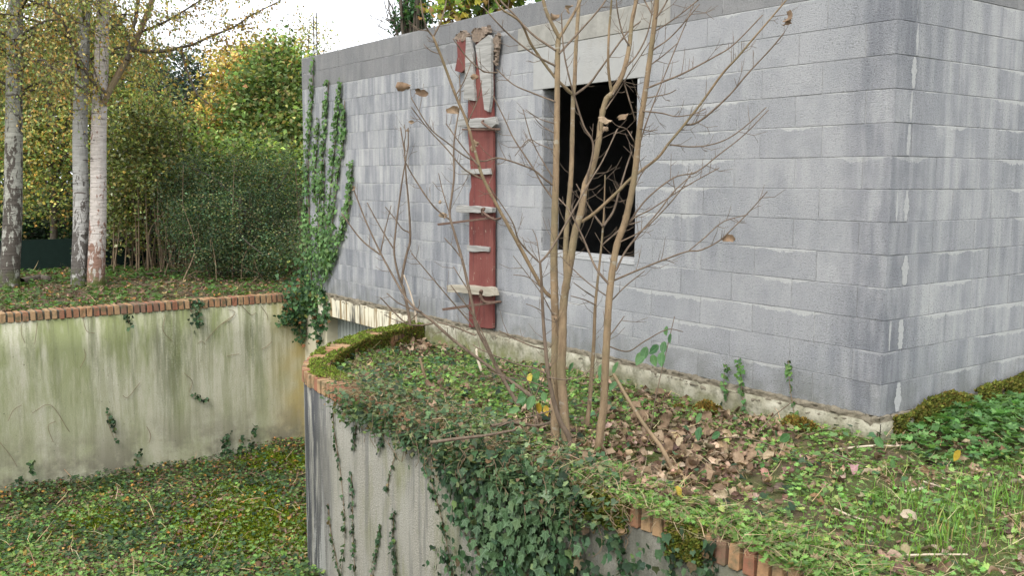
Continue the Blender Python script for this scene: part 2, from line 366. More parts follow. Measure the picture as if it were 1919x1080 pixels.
def paint_mat():
    k = N('flaking_red_paint', .7); g, x, y, z = k.pos()
    gr = k.noise(k.xyz(k.math('MULTIPLY', x, 60), 0.0, k.math('MULTIPLY', z, 2.2)), 1.0, 4, .65)
    c = k.mix(gr, (.1, .028, .024), (.19, .055, .046))
    c = k.mix(k.ramp(k.noise(g, 3.5, 4), .4, .65, 0, .5), c, (.2, .075, .06))
    c = k.mix(k.ramp(k.noise(k.xyz(k.math('MULTIPLY', x, 16), 1.0, k.math('MULTIPLY', z, 1.5)), 1.0, 4), .55, .7, 0, .6), c, (.06, .025, .025))
    fl = k.noise(k.xyz(k.math('MULTIPLY', x, 26), 2.0, k.math('MULTIPLY', z, 9)), 1.0, 5, .7)
    c = k.mix(k.ramp(fl, .62, .66), c, (.32, .25, .19))
    k.color(c); k.bump(k.math('ADD', fl, gr), .5, .01); return k.m
M_RED = paint_mat()
def wood_mat(name, a, b):
    k = N(name, .85); tcn = k.n('ShaderNodeTexCoord'); q = k.n('ShaderNodeSeparateXYZ'); k.t.links.new(tcn.outputs['Object'], q.inputs[0])
    st = k.noise(k.xyz(k.math('MULTIPLY', q.outputs[0], 3.0), k.math('MULTIPLY', q.outputs[1], 40), k.math('MULTIPLY', q.outputs[2], 40)), 1.0, 5, .65, .4)
    k.color(k.mix(k.ramp(st, .3, .7), a, b)); k.bump(st, .4, .006); return k.m
M_WOOD = wood_mat('weathered_wood', (.17, .165, .15), (.38, .37, .345))
M_WOODY = wood_mat('yellowed_wood', (.24, .21, .16), (.42, .385, .31))
M_ROT = simple('rotten_wood', (.24, .185, .14), .4, 55, .95, 1.0)
M_RUST = simple('rusty_steel', (.12, .075, .055), .3, 40, .8, .3)
M_BARS = simple('dark_steel_bar', (.05, .045, .045), .2, 40, .8, .1)
M_DOOR = simple('grey_green_corrugated_metal', (.3, .32, .29), .1, 10, .6, .1)
M_CONC = simple('interior_concrete', (.2, .2, .2), .15, 10, .95, .2)
def leaf_mat(name, rough=.55, trans=.36, spec=.3):
    k = N(name, rough); k.b.inputs['Specular IOR Level'].default_value = spec
    a = k.n('ShaderNodeAttribute'); a.attribute_name = 'Col'; g, *_ = k.pos()
    c = k.mix(k.ramp(k.noise(g, 90, 2), .3, .7), k.mix(1.0, a.outputs['Color'], (.78, .78, .78), 'MULTIPLY'), k.mix(1.0, a.outputs['Color'], (1.2, 1.2, 1.2), 'MULTIPLY'))
    k.color(c); tr = k.n('ShaderNodeBsdfTranslucent'); k.inp(tr, 'Color', k.mix(1.0, c, (1.3, 1.35, .7), 'MULTIPLY'))
    ms = k.n('ShaderNodeMixShader'); ms.inputs[0].default_value = trans
    k.t.links.new(k.b.outputs[0], ms.inputs[1]); k.t.links.new(tr.outputs[0], ms.inputs[2])
    k.t.links.new(ms.outputs[0], k.t.nodes['Material Output'].inputs['Surface']); return k.m
M_LEAF = leaf_mat('foliage'); M_MOSSY = leaf_mat('moss_fibres', .95, .1, .1); M_DRYMASS = leaf_mat('dry_litter', .85, .15, .15)
def objleaf(name, cols, rough=.6, vein=None, trans=.15):
    k = N(name, rough); x = k.n('ShaderNodeValToRGB'); e = x.color_ramp.elements
    e[0].color = cols[0]+(1,); e[1].color = cols[-1]+(1,)
    for i, c in enumerate(cols[1:-1]): q = e.new((i+1)/(len(cols)-1)); q.color = c+(1,)
    k.inp(x, 'Fac', k.rnd()); g, *_ = k.pos(); c = k.mix(k.ramp(k.noise(g, 60, 3, .7), .35, .7, 0, .6), x.outputs[0], k.mix(1.0, x.outputs[0], (.5, .48, .45), 'MULTIPLY'))
    if vein:
        tcn = k.n('ShaderNodeTexCoord'); q = k.n('ShaderNodeSeparateXYZ'); k.t.links.new(tcn.outputs['Object'], q.inputs[0])
        ax = k.math('ABSOLUTE', q.outputs[0]); yy = q.outputs[1]
        v1 = k.ramp(ax, .03, .012); v2 = k.ramp(k.math('ABSOLUTE', k.math('SUBTRACT', k.math('MULTIPLY', ax, .75), k.math('SUBTRACT', yy, .05))), .035, .012)
        c = k.mix(k.math('MULTIPLY', k.math('MAXIMUM', v1, v2), .55), c, vein)
    k.color(c); tr = k.n('ShaderNodeBsdfTranslucent'); k.inp(tr, 'Color', c); ms = k.n('ShaderNodeMixShader'); ms.inputs[0].default_value = trans
    k.t.links.new(k.b.outputs[0], ms.inputs[1]); k.t.links.new(tr.outputs[0], ms.inputs[2])
    k.t.links.new(ms.outputs[0], k.t.nodes['Material Output'].inputs['Surface']); return k.m
M_DRY = objleaf('dry_brown_leaf', [(.14, .092, .058), (.33, .235, .15), (.24, .16, .1), (.42, .32, .215)], .85)
M_IVYO = objleaf('ivy_leaf', [(.038, .072, .032), (.08, .142, .06), (.055, .105, .046), (.12, .18, .08)], .42, (.17, .27, .15))
M_BRAM = objleaf('bramble_leaf', [(.06, .15, .06), (.09, .2, .07), (.12, .24, .08), (.08, .17, .08)], .5, (.16, .28, .12), .3)
M_YEL = objleaf('yellow_leaf', [(.45, .3, .03), (.5, .4, .06)], .6, None, .25)
def bark(name, a, b, sc=30):
    k = N(name, .85); g, x, y, z = k.pos()
    v = k.xyz(x, y, k.math('MULTIPLY', z, .25))
    c = k.mix(k.ramp(k.noise(v, sc, 4, .65), .3, .7), a, b); k.color(c); k.bump(k.noise(v, sc*2, 3), .3, .005); return k.m
def sap_mat():
    k = N('sapling_bark', .8); g, x, y, z = k.pos()
    v = k.xyz(k.math('MULTIPLY', x, 1.0), y, k.math('MULTIPLY', z, .2))
    c = k.mix(k.ramp(k.noise(v, 34, 4, .65), .3, .7), (.135, .092, .054), (.26, .185, .108))
    c = k.mix(k.ramp(k.noise(g, 4, 3), .45, .62, 0, .45), c, (.14, .125, .065))
    c = k.mix(k.ramp(k.noise(g, 160, 2), .64, .7, 0, .8), c, (.06, .045, .03))
    c = k.mix(k.ramp(k.noise(k.xyz(k.math('MULTIPLY', x, 12), k.math('MULTIPLY', y, 12), k.math('MULTIPLY', z, 30)), 1.0, 3), .62, .68, 0, .5), c, (.3, .29, .24))
    k.color(c); k.bump(k.noise(g, 120, 3), .5, .006); return k.m
M_SAP = sap_mat()
M_TWIG = bark('twig_bark', (.085, .06, .042), (.18, .135, .095), 45)
M_DBARK = bark('dark_bark', (.05, .04, .03), (.12, .1, .075))
M_VINE = bark('dry_vine', (.13, .09, .055), (.26, .19, .12))
M_STICK = bark('bleached_stick', (.45, .36, .26), (.62, .53, .42))
def birch_mat(name, a, b, dark, top):
    """pale bark with lenticels above, rugged dark bark with white flecks towards the foot"""
    k = N(name, .8); g, x, y, z = k.pos()
    V = lambda h, v: k.xyz(k.math('MULTIPLY', x, h), k.math('MULTIPLY', y, h), k.math('MULTIPLY', z, v))
    c = k.mix(k.noise(g, 9, 4, .65), a, b)
    c = k.mix(k.ramp(k.noise(V(7, 60), 1.0, 3), .5, .7, 0, .35), c, tuple(v*.6 for v in a))
    c = k.mix(k.ramp(k.noise(V(3.5, 22), 1.0, 4, .6, .6), .6, .64, 0, .85), c, (.075, .06, .05))
    c = k.mix(k.ramp(k.noise(V(7, 8), 1.0, 4, .7, .8), .66, .69, 0, .9), c, (.045, .038, .033))
    pat = k.noise(V(15, 5.5), 1.0, 5, .7, .5)
    th = k.ramp(z, .0, top, .41, .62)
    c = k.mix(k.ramp(k.math('SUBTRACT', pat, th), 0.0, .025, 0, .95), c, k.mix(k.noise(g, 40, 3), dark, tuple(v*1.7 for v in dark)))
    c = k.mix(k.math('MULTIPLY', k.ramp(z, .25, 0), k.ramp(k.noise(g, 12, 3), .42, .55)), c, (.06, .085, .015))
    k.color(c); k.bump(k.math('ADD', pat, k.noise(V(4, 24), 1.0, 3)), .8, .03); return k.m
BIRCHES = [birch_mat('birch_bark_mottled', (.2, .2, .165), (.36, .35, .3), (.045, .037, .03), 3.4), birch_mat('birch_bark_grey', (.28, .27, .25), (.42, .41, .38), (.06, .052, .045), 1.7), birch_mat('birch_bark_pinkish', (.36, .31, .27), (.5, .46, .42), (.15, .085, .06), 1.4)]
def ground_mat(name, soil, green, gs=3.5):
    k = N(name, .97); g, *_ = k.pos()
    c = k.mix(k.noise(g, 30, 4, .7), soil, tuple(v*1.9 for v in soil))
    c = k.mix(k.ramp(k.noise(g, gs, 4, .6), .42, .58), c, k.mix(k.noise(g, 40, 3), green, tuple(v*1.7 for v in green)))
    k.color(c); k.bump(k.noise(g, 60, 4, .7), .8, .03); return k.m
M_SOIL = ground_mat('planter_soil', (.07, .052, .03), (.06, .075, .02))
M_RAMP = ground_mat('overgrown_driveway', (.055, .04, .025), (.06, .075, .012))
M_GRND = ground_mat('woodland_floor', (.075, .055, .035), (.055, .07, .022))
def mesh_fence_mat():
    k = N('green_windbreak_mesh', .9); g, *_ = k.pos(); k.color(k.mix(k.noise(g, 12, 3), (.004, .012, .009), (.009, .024, .018))); return k.m
M_FENCE = mesh_fence_mat()

# ------------------------------------------------------------------ terrain
LWX = -8.575                                   # inner face of the retaining wall left of the driveway
ctrl = [(9.0, -2.13), (4.0, -2.13), (1.0, -2.13), (-1.0, -2.14), (-2.4, -2.15), (-3.3, -2.14), (-3.95, -2.05), (-4.55, -1.68), (-5.02, -1.2), (-5.42, -.62), (-5.66, 0.0)]
CURVE = smooth_path([(a, b, 0) for a, b in ctrl], 24)[:, :2]       # outer face of the planter wall
_seg = np.linalg.norm(np.diff(CURVE, axis=0), axis=1); CS = np.concatenate([[0], np.cumsum(_seg)])
S0 = np.interp(-1.0, -CURVE[::-1, 0][::-1]*1.0, CS) if False else CS[np.argmin(np.abs(CURVE[:, 0]-0.0)+np.abs(CURVE[:, 1]+2.13))]
def curve_at(s):                                # s measured from x = 0 leftwards round the bend
    q = s+S0; x = np.interp(q, CS, CURVE[:, 0]); y = np.interp(q, CS, CURVE[:, 1])
    e = .02; dx = np.interp(q+e, CS, CURVE[:, 0])-np.interp(q-e, CS, CURVE[:, 0]); dy = np.interp(q+e, CS, CURVE[:, 1])-np.interp(q-e, CS, CURVE[:, 1])
    l = np.hypot(dx, dy); return np.stack([x, y], -1), np.stack([-dy/l, dx/l], -1)   # point, normal pointing OUT of the bed is -this side
SMAX = CS[-1]-S0; SMIN = -S0
def out_n(s):
    p, n = curve_at(np.asarray(s, float)); return p, n   # travelling towards -x, left-hand normal (-dy,dx) points to -y = outwards
COPZ = -.10
def soil(x, y):
    x = np.asarray(x, float); y = np.asarray(y, float)
    z = -.155 - .05*sstep(-1.2, -.1, y)*sstep(.0, -1.5, x) - .09*sstep(-3.0, -4.3, x)*sstep(-2.0, -1.2, y)
    z = z + .07*sstep(.2, 1.5, x)*0 + .10*sstep(-.1, 2.0, y)*sstep(-.4, .4, x) + .03*sstep(-.6, -1.4, y)*sstep(-2.6, -1.2, x)*sstep(.6, -.4, x)
    z = z + (fbm(x*1.9+3, y*1.9+7)-.5)*.07
    e = sstep(-1.75, -1.98, y)*sstep(-3.2, -2.4, x); return z*(1-e)+e*(COPZ+.012+.012*fbm(x*7, y*7))
def ramp_z(x, y):
    x = np.asarray(x, float); y = np.asarray(y, float)
    z = -2.23 + .09*(np.clip(x, -8.6, -4)+8.6) + .25*np.clip(x+4, 0, 7.0)
    z = z + sstep(-6.3, -8.5, y)*(-.14-z)
    z = z + .22*np.exp(-((x+8.6)/.45)**2)*sstep(-.2, -2, y)*.4 + .16*np.exp(-((x+8.3)/.5)**2-((y+.3)/.6)**2)
    return np.minimum(z, -.13) + (fbm(x*1.5+1, y*1.5+2)-.5)*.12
def left_z(x, y):
    x = np.asarray(x, float); y = np.asarray(y, float)
    return -.075 + .05*sstep(-9.2, -11, x) + .25*sstep(-13, -22, x) + (fbm(x*1.2+4, y*1.2+8)-.5)*.09*sstep(-8.7, -9.3, x)
def in_bed(x, y):
    """inside the planter / lawn side of the wall (mid line of the wall)"""
    x = np.asarray(x, float); y = np.asarray(y, float); lim = np.interp(-x, -CURVE[:, 0], CURVE[:, 1]+.1)
    return (y > lim) & (x > -5.6)
def grid_sheet(name, xs, ys, zf, keep, mat):
    X, Y = np.meshgrid(xs, ys); V = np.stack([X, Y, zf(X, Y)], -1).reshape(-1, 3); nx = len(xs)
    i, j = np.meshgrid(np.arange(len(xs)-1), np.arange(len(ys)-1)); a = (j*nx+i).ravel()
    cx = (X[:-1, :-1]+X[1:, 1:]).ravel()/2; cy = (Y[:-1, :-1]+Y[1:, 1:]).ravel()/2; k = keep(cx, cy)
    T = np.stack([a, a+1, a+nx+1, a+nx], -1)[k]; T = np.vstack([T[:, :3], T[:, [0, 2, 3]]])
    u, inv = np.unique(T, return_inverse=True); me = mesh_np(name, V[u], inv.reshape(-1, 3), smooth=True)
    return setp(obj(name, me, mat), kind='structure')
planter_soil = grid_sheet('lawn', np.concatenate([np.arange(-5.7, 4.01, .07), np.arange(4.3, 14, .5)]), np.concatenate([np.arange(-2.4, 2.6, .07), np.arange(2.9, 9, .5)]), soil,
    lambda x, y: in_bed(x, y) & ~((y > .12) & (x < -.12)), M_SOIL)
driveway = grid_sheet('driveway', np.arange(-8.75, 4.6, .12), np.arange(-9.0, .4, .12), ramp_z, lambda x, y: ~((y > CURVE[0, 1]+.25) & in_bed(x, y-.12)), M_RAMP)
left_ground = grid_sheet('woodland_floor', np.concatenate([np.arange(-24, -14, .4), np.arange(-14, -8.6, .1), [-8.66]]), np.arange(-9, 8, .12), left_z, lambda x, y: ~((x > -8.6) & (y > .1)), M_GRND)
# far sheet round the place, out to the horizon, lying just under the near sheets
fv = [(-300, -300, -.3), (300, -300, -.3), (300, 300, -.3), (-300, 300, -.3), (-8.7, -8.9, -.3), (4.5, -8.9, -.3), (4.5, .2, -.3), (-8.7, .2, -.3)]
fme = bpy.data.meshes.new('ground'); fme.from_pydata(fv, [], [(0, 1, 5, 4), (1, 2, 6, 5), (2, 3, 7, 6), (3, 0, 4, 7)])
setp(obj('ground', fme, M_GRND), kind='structure')

# ------------------------------------------------------------------ the block building
bld = setp(empty('block_building', (-4.2, 2, 0)), 'unfinished grey concrete block building with one open black window', 'building')
XL, HT = -8.5, 3.0
WX0, WX1, WZ0, WZ1 = -3.41, -2.21, .80, 2.24
def wall_core():
    bm = bmesh.new(); d0, d1 = .0045, .19
    for x0, x1, z0, z1 in ((XL+.01, WX0, 0, HT-.01), (WX1, -.01, 0, HT-.01), (WX0, WX1, 0, WZ0), (WX0, WX1, WZ1, HT-.01)):
        box_bm(bm, x0, x1, d0, d1, z0, z1)
    return bm_mesh('front_wall', bm)
front = obj('front_wall', wall_core(), M_JOINT, bld)
side = obj('side_wall', box_mesh('side_wall', -.19, -.0045, .19, 6.0, 0, HT-.01), M_JOINT, bld)
_bc = {}
def block_me(L, h, kind):
    key = (round(L, 3), h, kind)
    if key not in _bc:
        g = .0016; bm = bmesh.new(); box_bm(bm, -L/2+g, L/2-g, 0, .06, g, h-g*.6)
        ed = [e for e in bm.edges if all(v.co.y < .01 for v in e.verts)]
        bmesh.ops.bevel(bm, geom=ed, offset=.0025, segments=1, affect='EDGES')
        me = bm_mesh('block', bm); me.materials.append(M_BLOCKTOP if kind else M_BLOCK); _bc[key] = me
    return _bc[key]
def put_block(parent, s0, s1, row, wall):
    L = s1-s0
    if L < .03: return
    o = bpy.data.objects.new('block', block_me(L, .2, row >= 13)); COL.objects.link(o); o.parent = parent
    c = (s0+s1)/2; off = random.uniform(-.0012, .0012)
    if wall == 'front': o.location = (-c, off, row*.2+random.uniform(-.001, .001)); o.rotation_euler = (0, random.uniform(-.003, .003), random.uniform(-.003, .003))
    else: o.location = (-off, c, row*.2); o.rotation_euler = (0, 0, math.pi/2+random.uniform(-.003, .003))
for row in range(15):
    st = .5 if row % 2 == 0 else .2
    if row == 13: st = .35
    if row == 14: st = .42
    ed = [0.0]+[st+.5*i+random.uniform(-.012, .012) for i in range(17)]; ed = [e for e in ed if e < 8.42]+[8.5]
    for a, b in zip(ed[:-1], ed[1:]):
        spans = [(a, b)]
        if row*.2 < WZ1-.02 and (row+1)*.2 > WZ0+.02:
            spans = [(a, min(b, -WX1)), (max(a, -WX0), b)]
        for u, v in spans:
            if v-u > .03: put_block(front, u, v, row, 'front')
    ed = [.0 if row % 2 else .202]; sst = .5 if row % 2 else .7
    if row == 13: ed, sst = [.0], .38
    if row == 14: ed, sst = [.0], .3
    ed += [sst+.5*i+random.uniform(-.01, .01) for i in range(9)]
    if row % 2 == 0 and row < 13: put_block(side, .0, .199, row, 'side')
    for a, b in zip(ed[:-1], ed[1:]): put_block(side, a+.001, b, row, 'side')
# mortar smeared below some joints and down the corner joint
def smear_v(row0, row1, y, wd, seed):
    n = 34; z = np.linspace(row0*.2+.01, row1*.2-.005, n); t = np.linspace(0, 1, n)
    wv = wd*(.35+.65*np.sin(np.pi*np.clip(t*.9+.06, 0, 1)))*(.3+fbm(z*14+seed, z*0+seed)+.6*vnoise(z*90, z*0+seed)); cx = y+.012*(fbm(z*6+seed*3, z*0)-.5)
    V = []; T = []
    for i in range(n): V += [(.0014, cx[i]-wv[i]/2, z[i]), (.002, cx[i]-wv[i]/4, z[i]), (.002, cx[i]+wv[i]/4, z[i]), (.0014, cx[i]+wv[i]/2, z[i])]
    for i in range(n-1):
        for q in range(3): a = i*4+q; b = a+4; T += [(a, b+1, b), (a, a+1, b+1)]
    obj('mortar_smear', mesh_np('mortar_smear', np.array(V), np.array(T)), M_SMEAR, side)
for i, (r0, r1, y, wd) in enumerate([(10, 11, .19, .05), (9, 10, .18, .02), (8, 9, .17, .035), (6, 7, .18, .05), (6, 7, .08, .02), (4, 5, .2, .06), (2, 3, .19, .06), (2, 3, .07, .02), (0, 1, .19, .06), (11, 12, .21, .02)]): smear_v(r0, r1, y, wd, i+3)
# window: cast lintel, beam above, sill; block reveals are the cut blocks' neighbours
win = obj('window', box_mesh('window', WX0-.13, WX1+.1, -.004, .19, WZ1, 2.60, .004), M_LINTEL, bld)
obj('bond_beam', box_mesh('bond_beam', WX0-.36, WX1+.34, -.006, .05, 2.602, 2.80, .006), M_BEAM, bld)
obj('sill', box_mesh('sill', WX0-.004, WX1+.004, -.006, .2, WZ0-.02, WZ0+.022, .004, .002), M_SMEAR, win)
for sx in (WX0, WX1):
    for r in range(4, 12):
        z1 = min((r+1)*.2, WZ1)-.003; s = 1 if sx == WX0 else -1
        rb = obj('reveal_block', box_mesh('reveal_block', min(sx, sx+s*.006), max(sx, sx+s*.006), .012, .195, max(r*.2, WZ0+.024)+.003, z1, .003), M_BLOCKTOP if 0 else M_BLOCK, win)
# shell behind: closes the room so the window looks into the dark
for nm, b in (('roof_slab', (XL+.02, -.02, .1, 6.0, 2.55, 2.75)), ('floor_slab', (XL+.02, -.02, .1, 6.0, -.25, -.02)), ('back_wall', (XL+.02, -.02, 6.0, 6.2, 0, 3.0)), ('end_wall', (XL, XL+.2, .21, 6.0, 0, 3.0)), ('partition', (-6.0, -5.9, .2, 6.0, -.02, 2.55))):
    obj(nm, box_mesh(nm, *b), M_CONC, bld)
# plinth, bedding mortar, fascia over the garage, jamb, door
def strip_wall(name, x0, x1, y_face, z0, z1, mat, parent, amp=.01, nx=.04, nz=6, thick=.2, axis='x', seed=0, fq=8):
    n = int(abs(x1-x0)/nx)+2; xs = np.linspace(x0, x1, n); zs = np.linspace(z0, z1, nz); V = []; T = []
    for i in range(n):
        for j in range(nz):
            o = y_face-amp*(fbm(xs[i]*fq+seed, zs[j]*fq*3+seed)-.3)
            V.append((xs[i], o, zs[j]+(amp*.8*(fbm(xs[i]*fq*1.7+seed, 3.3)-.5) if j in (0, nz-1) else 0)) if axis == 'x' else (-o, xs[i], zs[j]+(amp*.8*(fbm(xs[i]*fq*1.7+seed, 3.3)-.5) if j in (0, nz-1) else 0)))
        V.append((xs[i], y_face+thick, zs[-1]) if axis == 'x' else (-y_face-thick, xs[i], zs[-1]))
    m = nz+1
    for i in range(n-1):
        for j in range(nz): a = i*m+j; T += [(a, a+m, a+m+1), (a, a+m+1, a+1)]
    return obj(name, mesh_np(name, np.array(V), np.array(T)), mat, parent)
strip_wall('plinth', -5.75, .027, -.028, -.7, -.035, M_PLINTH, bld, .014, .05, 10, .2)
strip_wall('bedding_mortar', -8.1, .02, -.014, -.07, .004, M_BED, bld, .05, .009, 8, .1, seed=4, fq=22)
strip_wall('plinth', -.026, 6.0, -.03, -.7, -.03, M_PLINTH, bld, .014, .05, 10, .2, 'y', 2)
strip_wall('bedding_mortar', -.012, 6.0, -.01, -.06, .003, M_BED, bld, .04, .012, 6, .1, 'y', 9, 22)
fas = obj('fascia', box_mesh('fascia', -8.08, -5.6, -.03, .16, -.285, -.045, .006), M_FASCIA, bld)
obj('jamb', box_mesh('jamb', -8.75, -7.9, .0, .3, -2.6, -.012, .004), M_JAMB, bld)
obj('jamb', box_mesh('jamb', -5.8, -5.55, .02, .3, -2.6, -.29, .004), M_PLINTH, bld)
bm = bmesh.new(); xx = -7.9; i = 0; pts = []
while xx < -5.78:
    pts += [(xx, .16), (xx+.055, .16), (xx+.062, .178), (xx+.082, .178)]; xx += .09
for a, b in zip(pts[:-1], pts[1:]):
    v = [bm.verts.new((a[0], a[1], -2.5)), bm.verts.new((b[0], b[1], -2.5)), bm.verts.new((b[0], b[1], -.26)), bm.verts.new((a[0], a[1], -.26))]; bm.faces.new(v)
obj('garage_door', bm_mesh('garage_door', bm), M_DOOR, bld)
for dx, h in ((-8.33, .52), (-8.24, .55)):
    t = Tubes(); t.add([(dx, .1, 2.9), (dx+.004, .1, 3.3), (dx+.012, .098, 3.0+h)], .0075, 6); obj('reinforcing_bar', t.mesh('reinforcing_bar'), M_BARS, bld)

# ------------------------------------------------------------------ retaining walls with brick copings
def ribbon_wall(name, sv, pf, z0, z1, thick, mat, parent, ztop=None):
    V = []; UV = []; T = []; nz = 8; zs = np.linspace(z0, z1, nz); p, n = pf(sv)
    for i in range(len(sv)):
        for z in zs:
            o = .006*(fbm(sv[i]*5, z*5)-.5); V.append((p[i, 0]+n[i, 0]*o, p[i, 1]+n[i, 1]*o, z)); UV.append((sv[i], z))
        V.append((p[i, 0]-n[i, 0]*thick, p[i, 1]-n[i, 1]*thick, z1)); UV.append((sv[i], z1))
        V.append((p[i, 0]-n[i, 0]*thick, p[i, 1]-n[i, 1]*thick, z0)); UV.append((sv[i], z0))
    m = nz+2
    for i in range(len(sv)-1):
        for j in range(m-1): a = i*m+j; T += [(a, a+m, a+m+1), (a, a+m+1, a+1)]
    return obj(name, mesh_np(name, np.array(V), np.array(T), uv=np.array(UV), smooth=False), mat, parent)
brick_me = []
for i in range(5):
    bm = bmesh.new(); box_bm(bm, -.0265, .0265, -.112, .112, 0, .108)
    bmesh.ops.bevel(bm, geom=list(bm.edges), offset=.004, segments=1, affect='EDGES')
    for v in bm.verts: v.co += Vector((random.uniform(-.004, .004), random.uniform(-.005, .005), random.uniform(-.004, .004)))
    me = bm_mesh('brick', bm); me.materials.append(M_BRICK); brick_me.append(me)
def coping(parent, ss, pf, ztop):
    for s in ss:
        p, n = pf(np.array([s])); p = p[0]; n = n[0]
        o = bpy.data.objects.new('brick', random.choice(brick_me)); COL.objects.link(o); o.parent = parent
        o.matrix_parent_inverse = Matrix.Translation(-Vector(parent.location))
        c = p-n*(.1+random.uniform(-.004, .004))
        o.location = (c[0], c[1], ztop-.108+random.uniform(-.004, .003)); o.rotation_euler = (random.uniform(-.015, .015), random.uniform(-.015, .015), math.atan2(n[1], n[0])+math.pi/2+random.uniform(-.015, .015))
lw = setp(empty('retaining_wall', (LWX-.1, -4, -2.2)), 'cream rendered retaining wall with green algae streaks left of the driveway', 'wall', kind='thing')
def lpf(s): s = np.asarray(s, float); return np.stack([np.full_like(s, LWX)-.012*s*0-.018*np.clip(s-2.5, 0, 9), -s], -1), np.stack([np.ones_like(s), np.zeros_like(s)], -1)
sl = np.arange(0, 7.4, .08)
ribbon_wall('rendered_face', sl, lpf, -2.7, -.169, .2, M_RENDL, lw)
def lpf2(s): p, n = lpf(s); return p-n*.012, n
ribbon_wall('coping_mortar', sl, lpf2, -.172, -.07, .18, M_CMORT, lw)
coping(lw, np.arange(.04, 5.2, .0757), lpf, -.06)
pw = setp(empty('planter_wall', (-2, -2.1, -1.9)), 'curved grey rendered planter wall with dark rain streaks and brick coping', 'wall', kind='thing')
sp = np.arange(-4.5, SMAX+.001, .06)
ribbon_wall('rendered_face', sp, out_n, -2.7, COPZ-.109, .2, M_RENDP, pw)
def opf2(s): p, n = out_n(s); return p-n*.014, n
ribbon_wall('coping_mortar', sp, opf2, COPZ-.112, COPZ-.012, .175, M_CMORT, pw)
coping(pw, np.arange(-1.8, SMAX-.02, .077), out_n, COPZ)
# inner brick course seen on the bed side at the far bend
def ipf(s): p, n = out_n(s); return p-n*.226, n
for s in np.arange(SMAX-2.6, SMAX-.05, .077):
    p, n = out_n(np.array([s])); p = p[0]; n = n[0]; c = p-n*.165
    o = bpy.data.objects.new('brick', random.choice(brick_me)); COL.objects.link(o); o.parent = pw; o.matrix_parent_inverse = Matrix.Translation(-Vector(pw.location))
    o.location = (c[0], c[1], COPZ-.108-.112); o.scale = (1, .5, 1); o.rotation_euler = (0, 0, math.atan2(n[1], n[0])+math.pi/2)

# ------------------------------------------------------------------ red shuttering board with its battens and clamps
fw_ = setp(empty('shuttering_board', (-4.37, -.05, 0)), 'tall flaking red shuttering board clamped to the block wall with grey battens', 'board')
def jag(pts, step, amp):
    out = []
    for (x0, z0), (x1, z1) in zip(pts, pts[1:]+pts[:1]):
        n = max(1, int(math.hypot(x1-x0, z1-z0)/step))
        out += [(x0+(x1-x0)*i/n+random.gauss(0, amp), z0+(z1-z0)*i/n+random.gauss(0, amp)) for i in range(n)]
    return out
def plate(name, pts, y0, y1, mat, jit=.004):
    """board outline in (x, z) given a real thickness"""
    if 'rotten' in name: pts = jag(pts, .016, .006)
    elif 'bar' not in name: pts = jag(pts, .07, .0025)
    bm = bmesh.new(); a = [bm.verts.new((x+random.uniform(-jit, jit), y0+(random.gauss(0, .012) if 'rotten' in name else 0), z+random.uniform(-jit, jit))) for x, z in pts]; b = [bm.verts.new((v.co.x, y1, v.co.z)) for v in a]
    n = len(a); bm.faces.new(a[::-1] if 0 else a); bm.faces.new(b[::-1])
    for i in range(n): bm.faces.new((a[i], b[i], b[(i+1) % n], a[(i+1) % n]))
    bmesh.ops.recalc_face_normals(bm, faces=bm.faces); 
    if 'rotten' not in name: bmesh.ops.bevel(bm, geom=[e for e in bm.edges], offset=.0025, segments=1, affect='EDGES')
    else: bmesh.ops.triangulate(bm, faces=bm.faces)
    return obj(name, bm_mesh(name, bm), mat, fw_)
def pf(px): q = [on_y(x, y, -.05) for x, y in px]; return [(a[0], a[2]) for a in q]
plate('red_board', pf([(879, 614), (924, 616), (925, 480), (925, 330), (924, 230), (922, 100), (893, 68), (893, 130), (878, 185), (877, 240), (881, 300), (884, 350), (880, 362), (880, 480)]), -.055, -.025, M_RED, .002)
plate('red_board', pf([(857, 75), (877, 72), (876, 128), (866, 137), (854, 132), (858, 105)]), -.06, -.03, M_RED)
plate('rotten_end', pf([(857, 75), (856, 68), (862, 60), (870, 57), (878, 60), (877, 74), (868, 78)]), -.062, -.028, M_ROT)
plate('rotten_end', pf([(884, 70), (885, 56), (900, 52), (916, 48), (919, 60), (912, 66), (905, 74), (890, 82)]), -.062, -.028, M_ROT)
plate('rotten_end', pf([(926, 66), (934, 62), (936, 74), (933, 95), (931, 122), (927, 118), (928, 90)]), -.06, -.03, M_ROT)
plate('plank', pf([(879, 70), (884, 68), (891, 100), (895, 188), (874, 186), (877, 130)]), -.085, -.056, M_WOOD)
plate('plank', pf([(897, 85), (922, 65), (927, 72), (926, 180), (922, 211), (914, 205), (906, 150)]), -.09, -.056, M_WOOD)
def batten(px, th, mat, y1=-.056): return plate('batten', pf(px), y1-th, y1, mat)
batten([(864, 238), (865, 224), (934, 219), (936, 232), (928, 238), (893, 240)], .035, M_WOOD)
batten([(869, 318), (922, 315), (924, 327), (872, 327)], .03, M_WOOD)
batten([(862, 390), (865, 385), (931, 388), (930, 399), (864, 398)], .05, M_WOOD)
batten([(878, 459), (921, 463), (921, 472), (879, 471)], .02, M_WOOD)
batten([(850, 534), (854, 533), (932, 538), (937, 553), (932, 554), (852, 546)], .08, M_WOODY)
def clamp(px, r=.011):
    t = Tubes(); t.add(smooth_path([on_y(x, y, Y) for x, y, Y in px], 5), r, 6); obj('clamp', t.mesh('clamp'), M_RUST, fw_)
clamp([(906, 226, -.11), (904, 230, -.15), (922, 242, -.16), (930, 243, -.06)])
clamp([(905, 404, -.13), (903, 393, -.15), (908, 391, -.16), (906, 398, -.17), (925, 411, -.17), (938, 409, -.07)], .012)
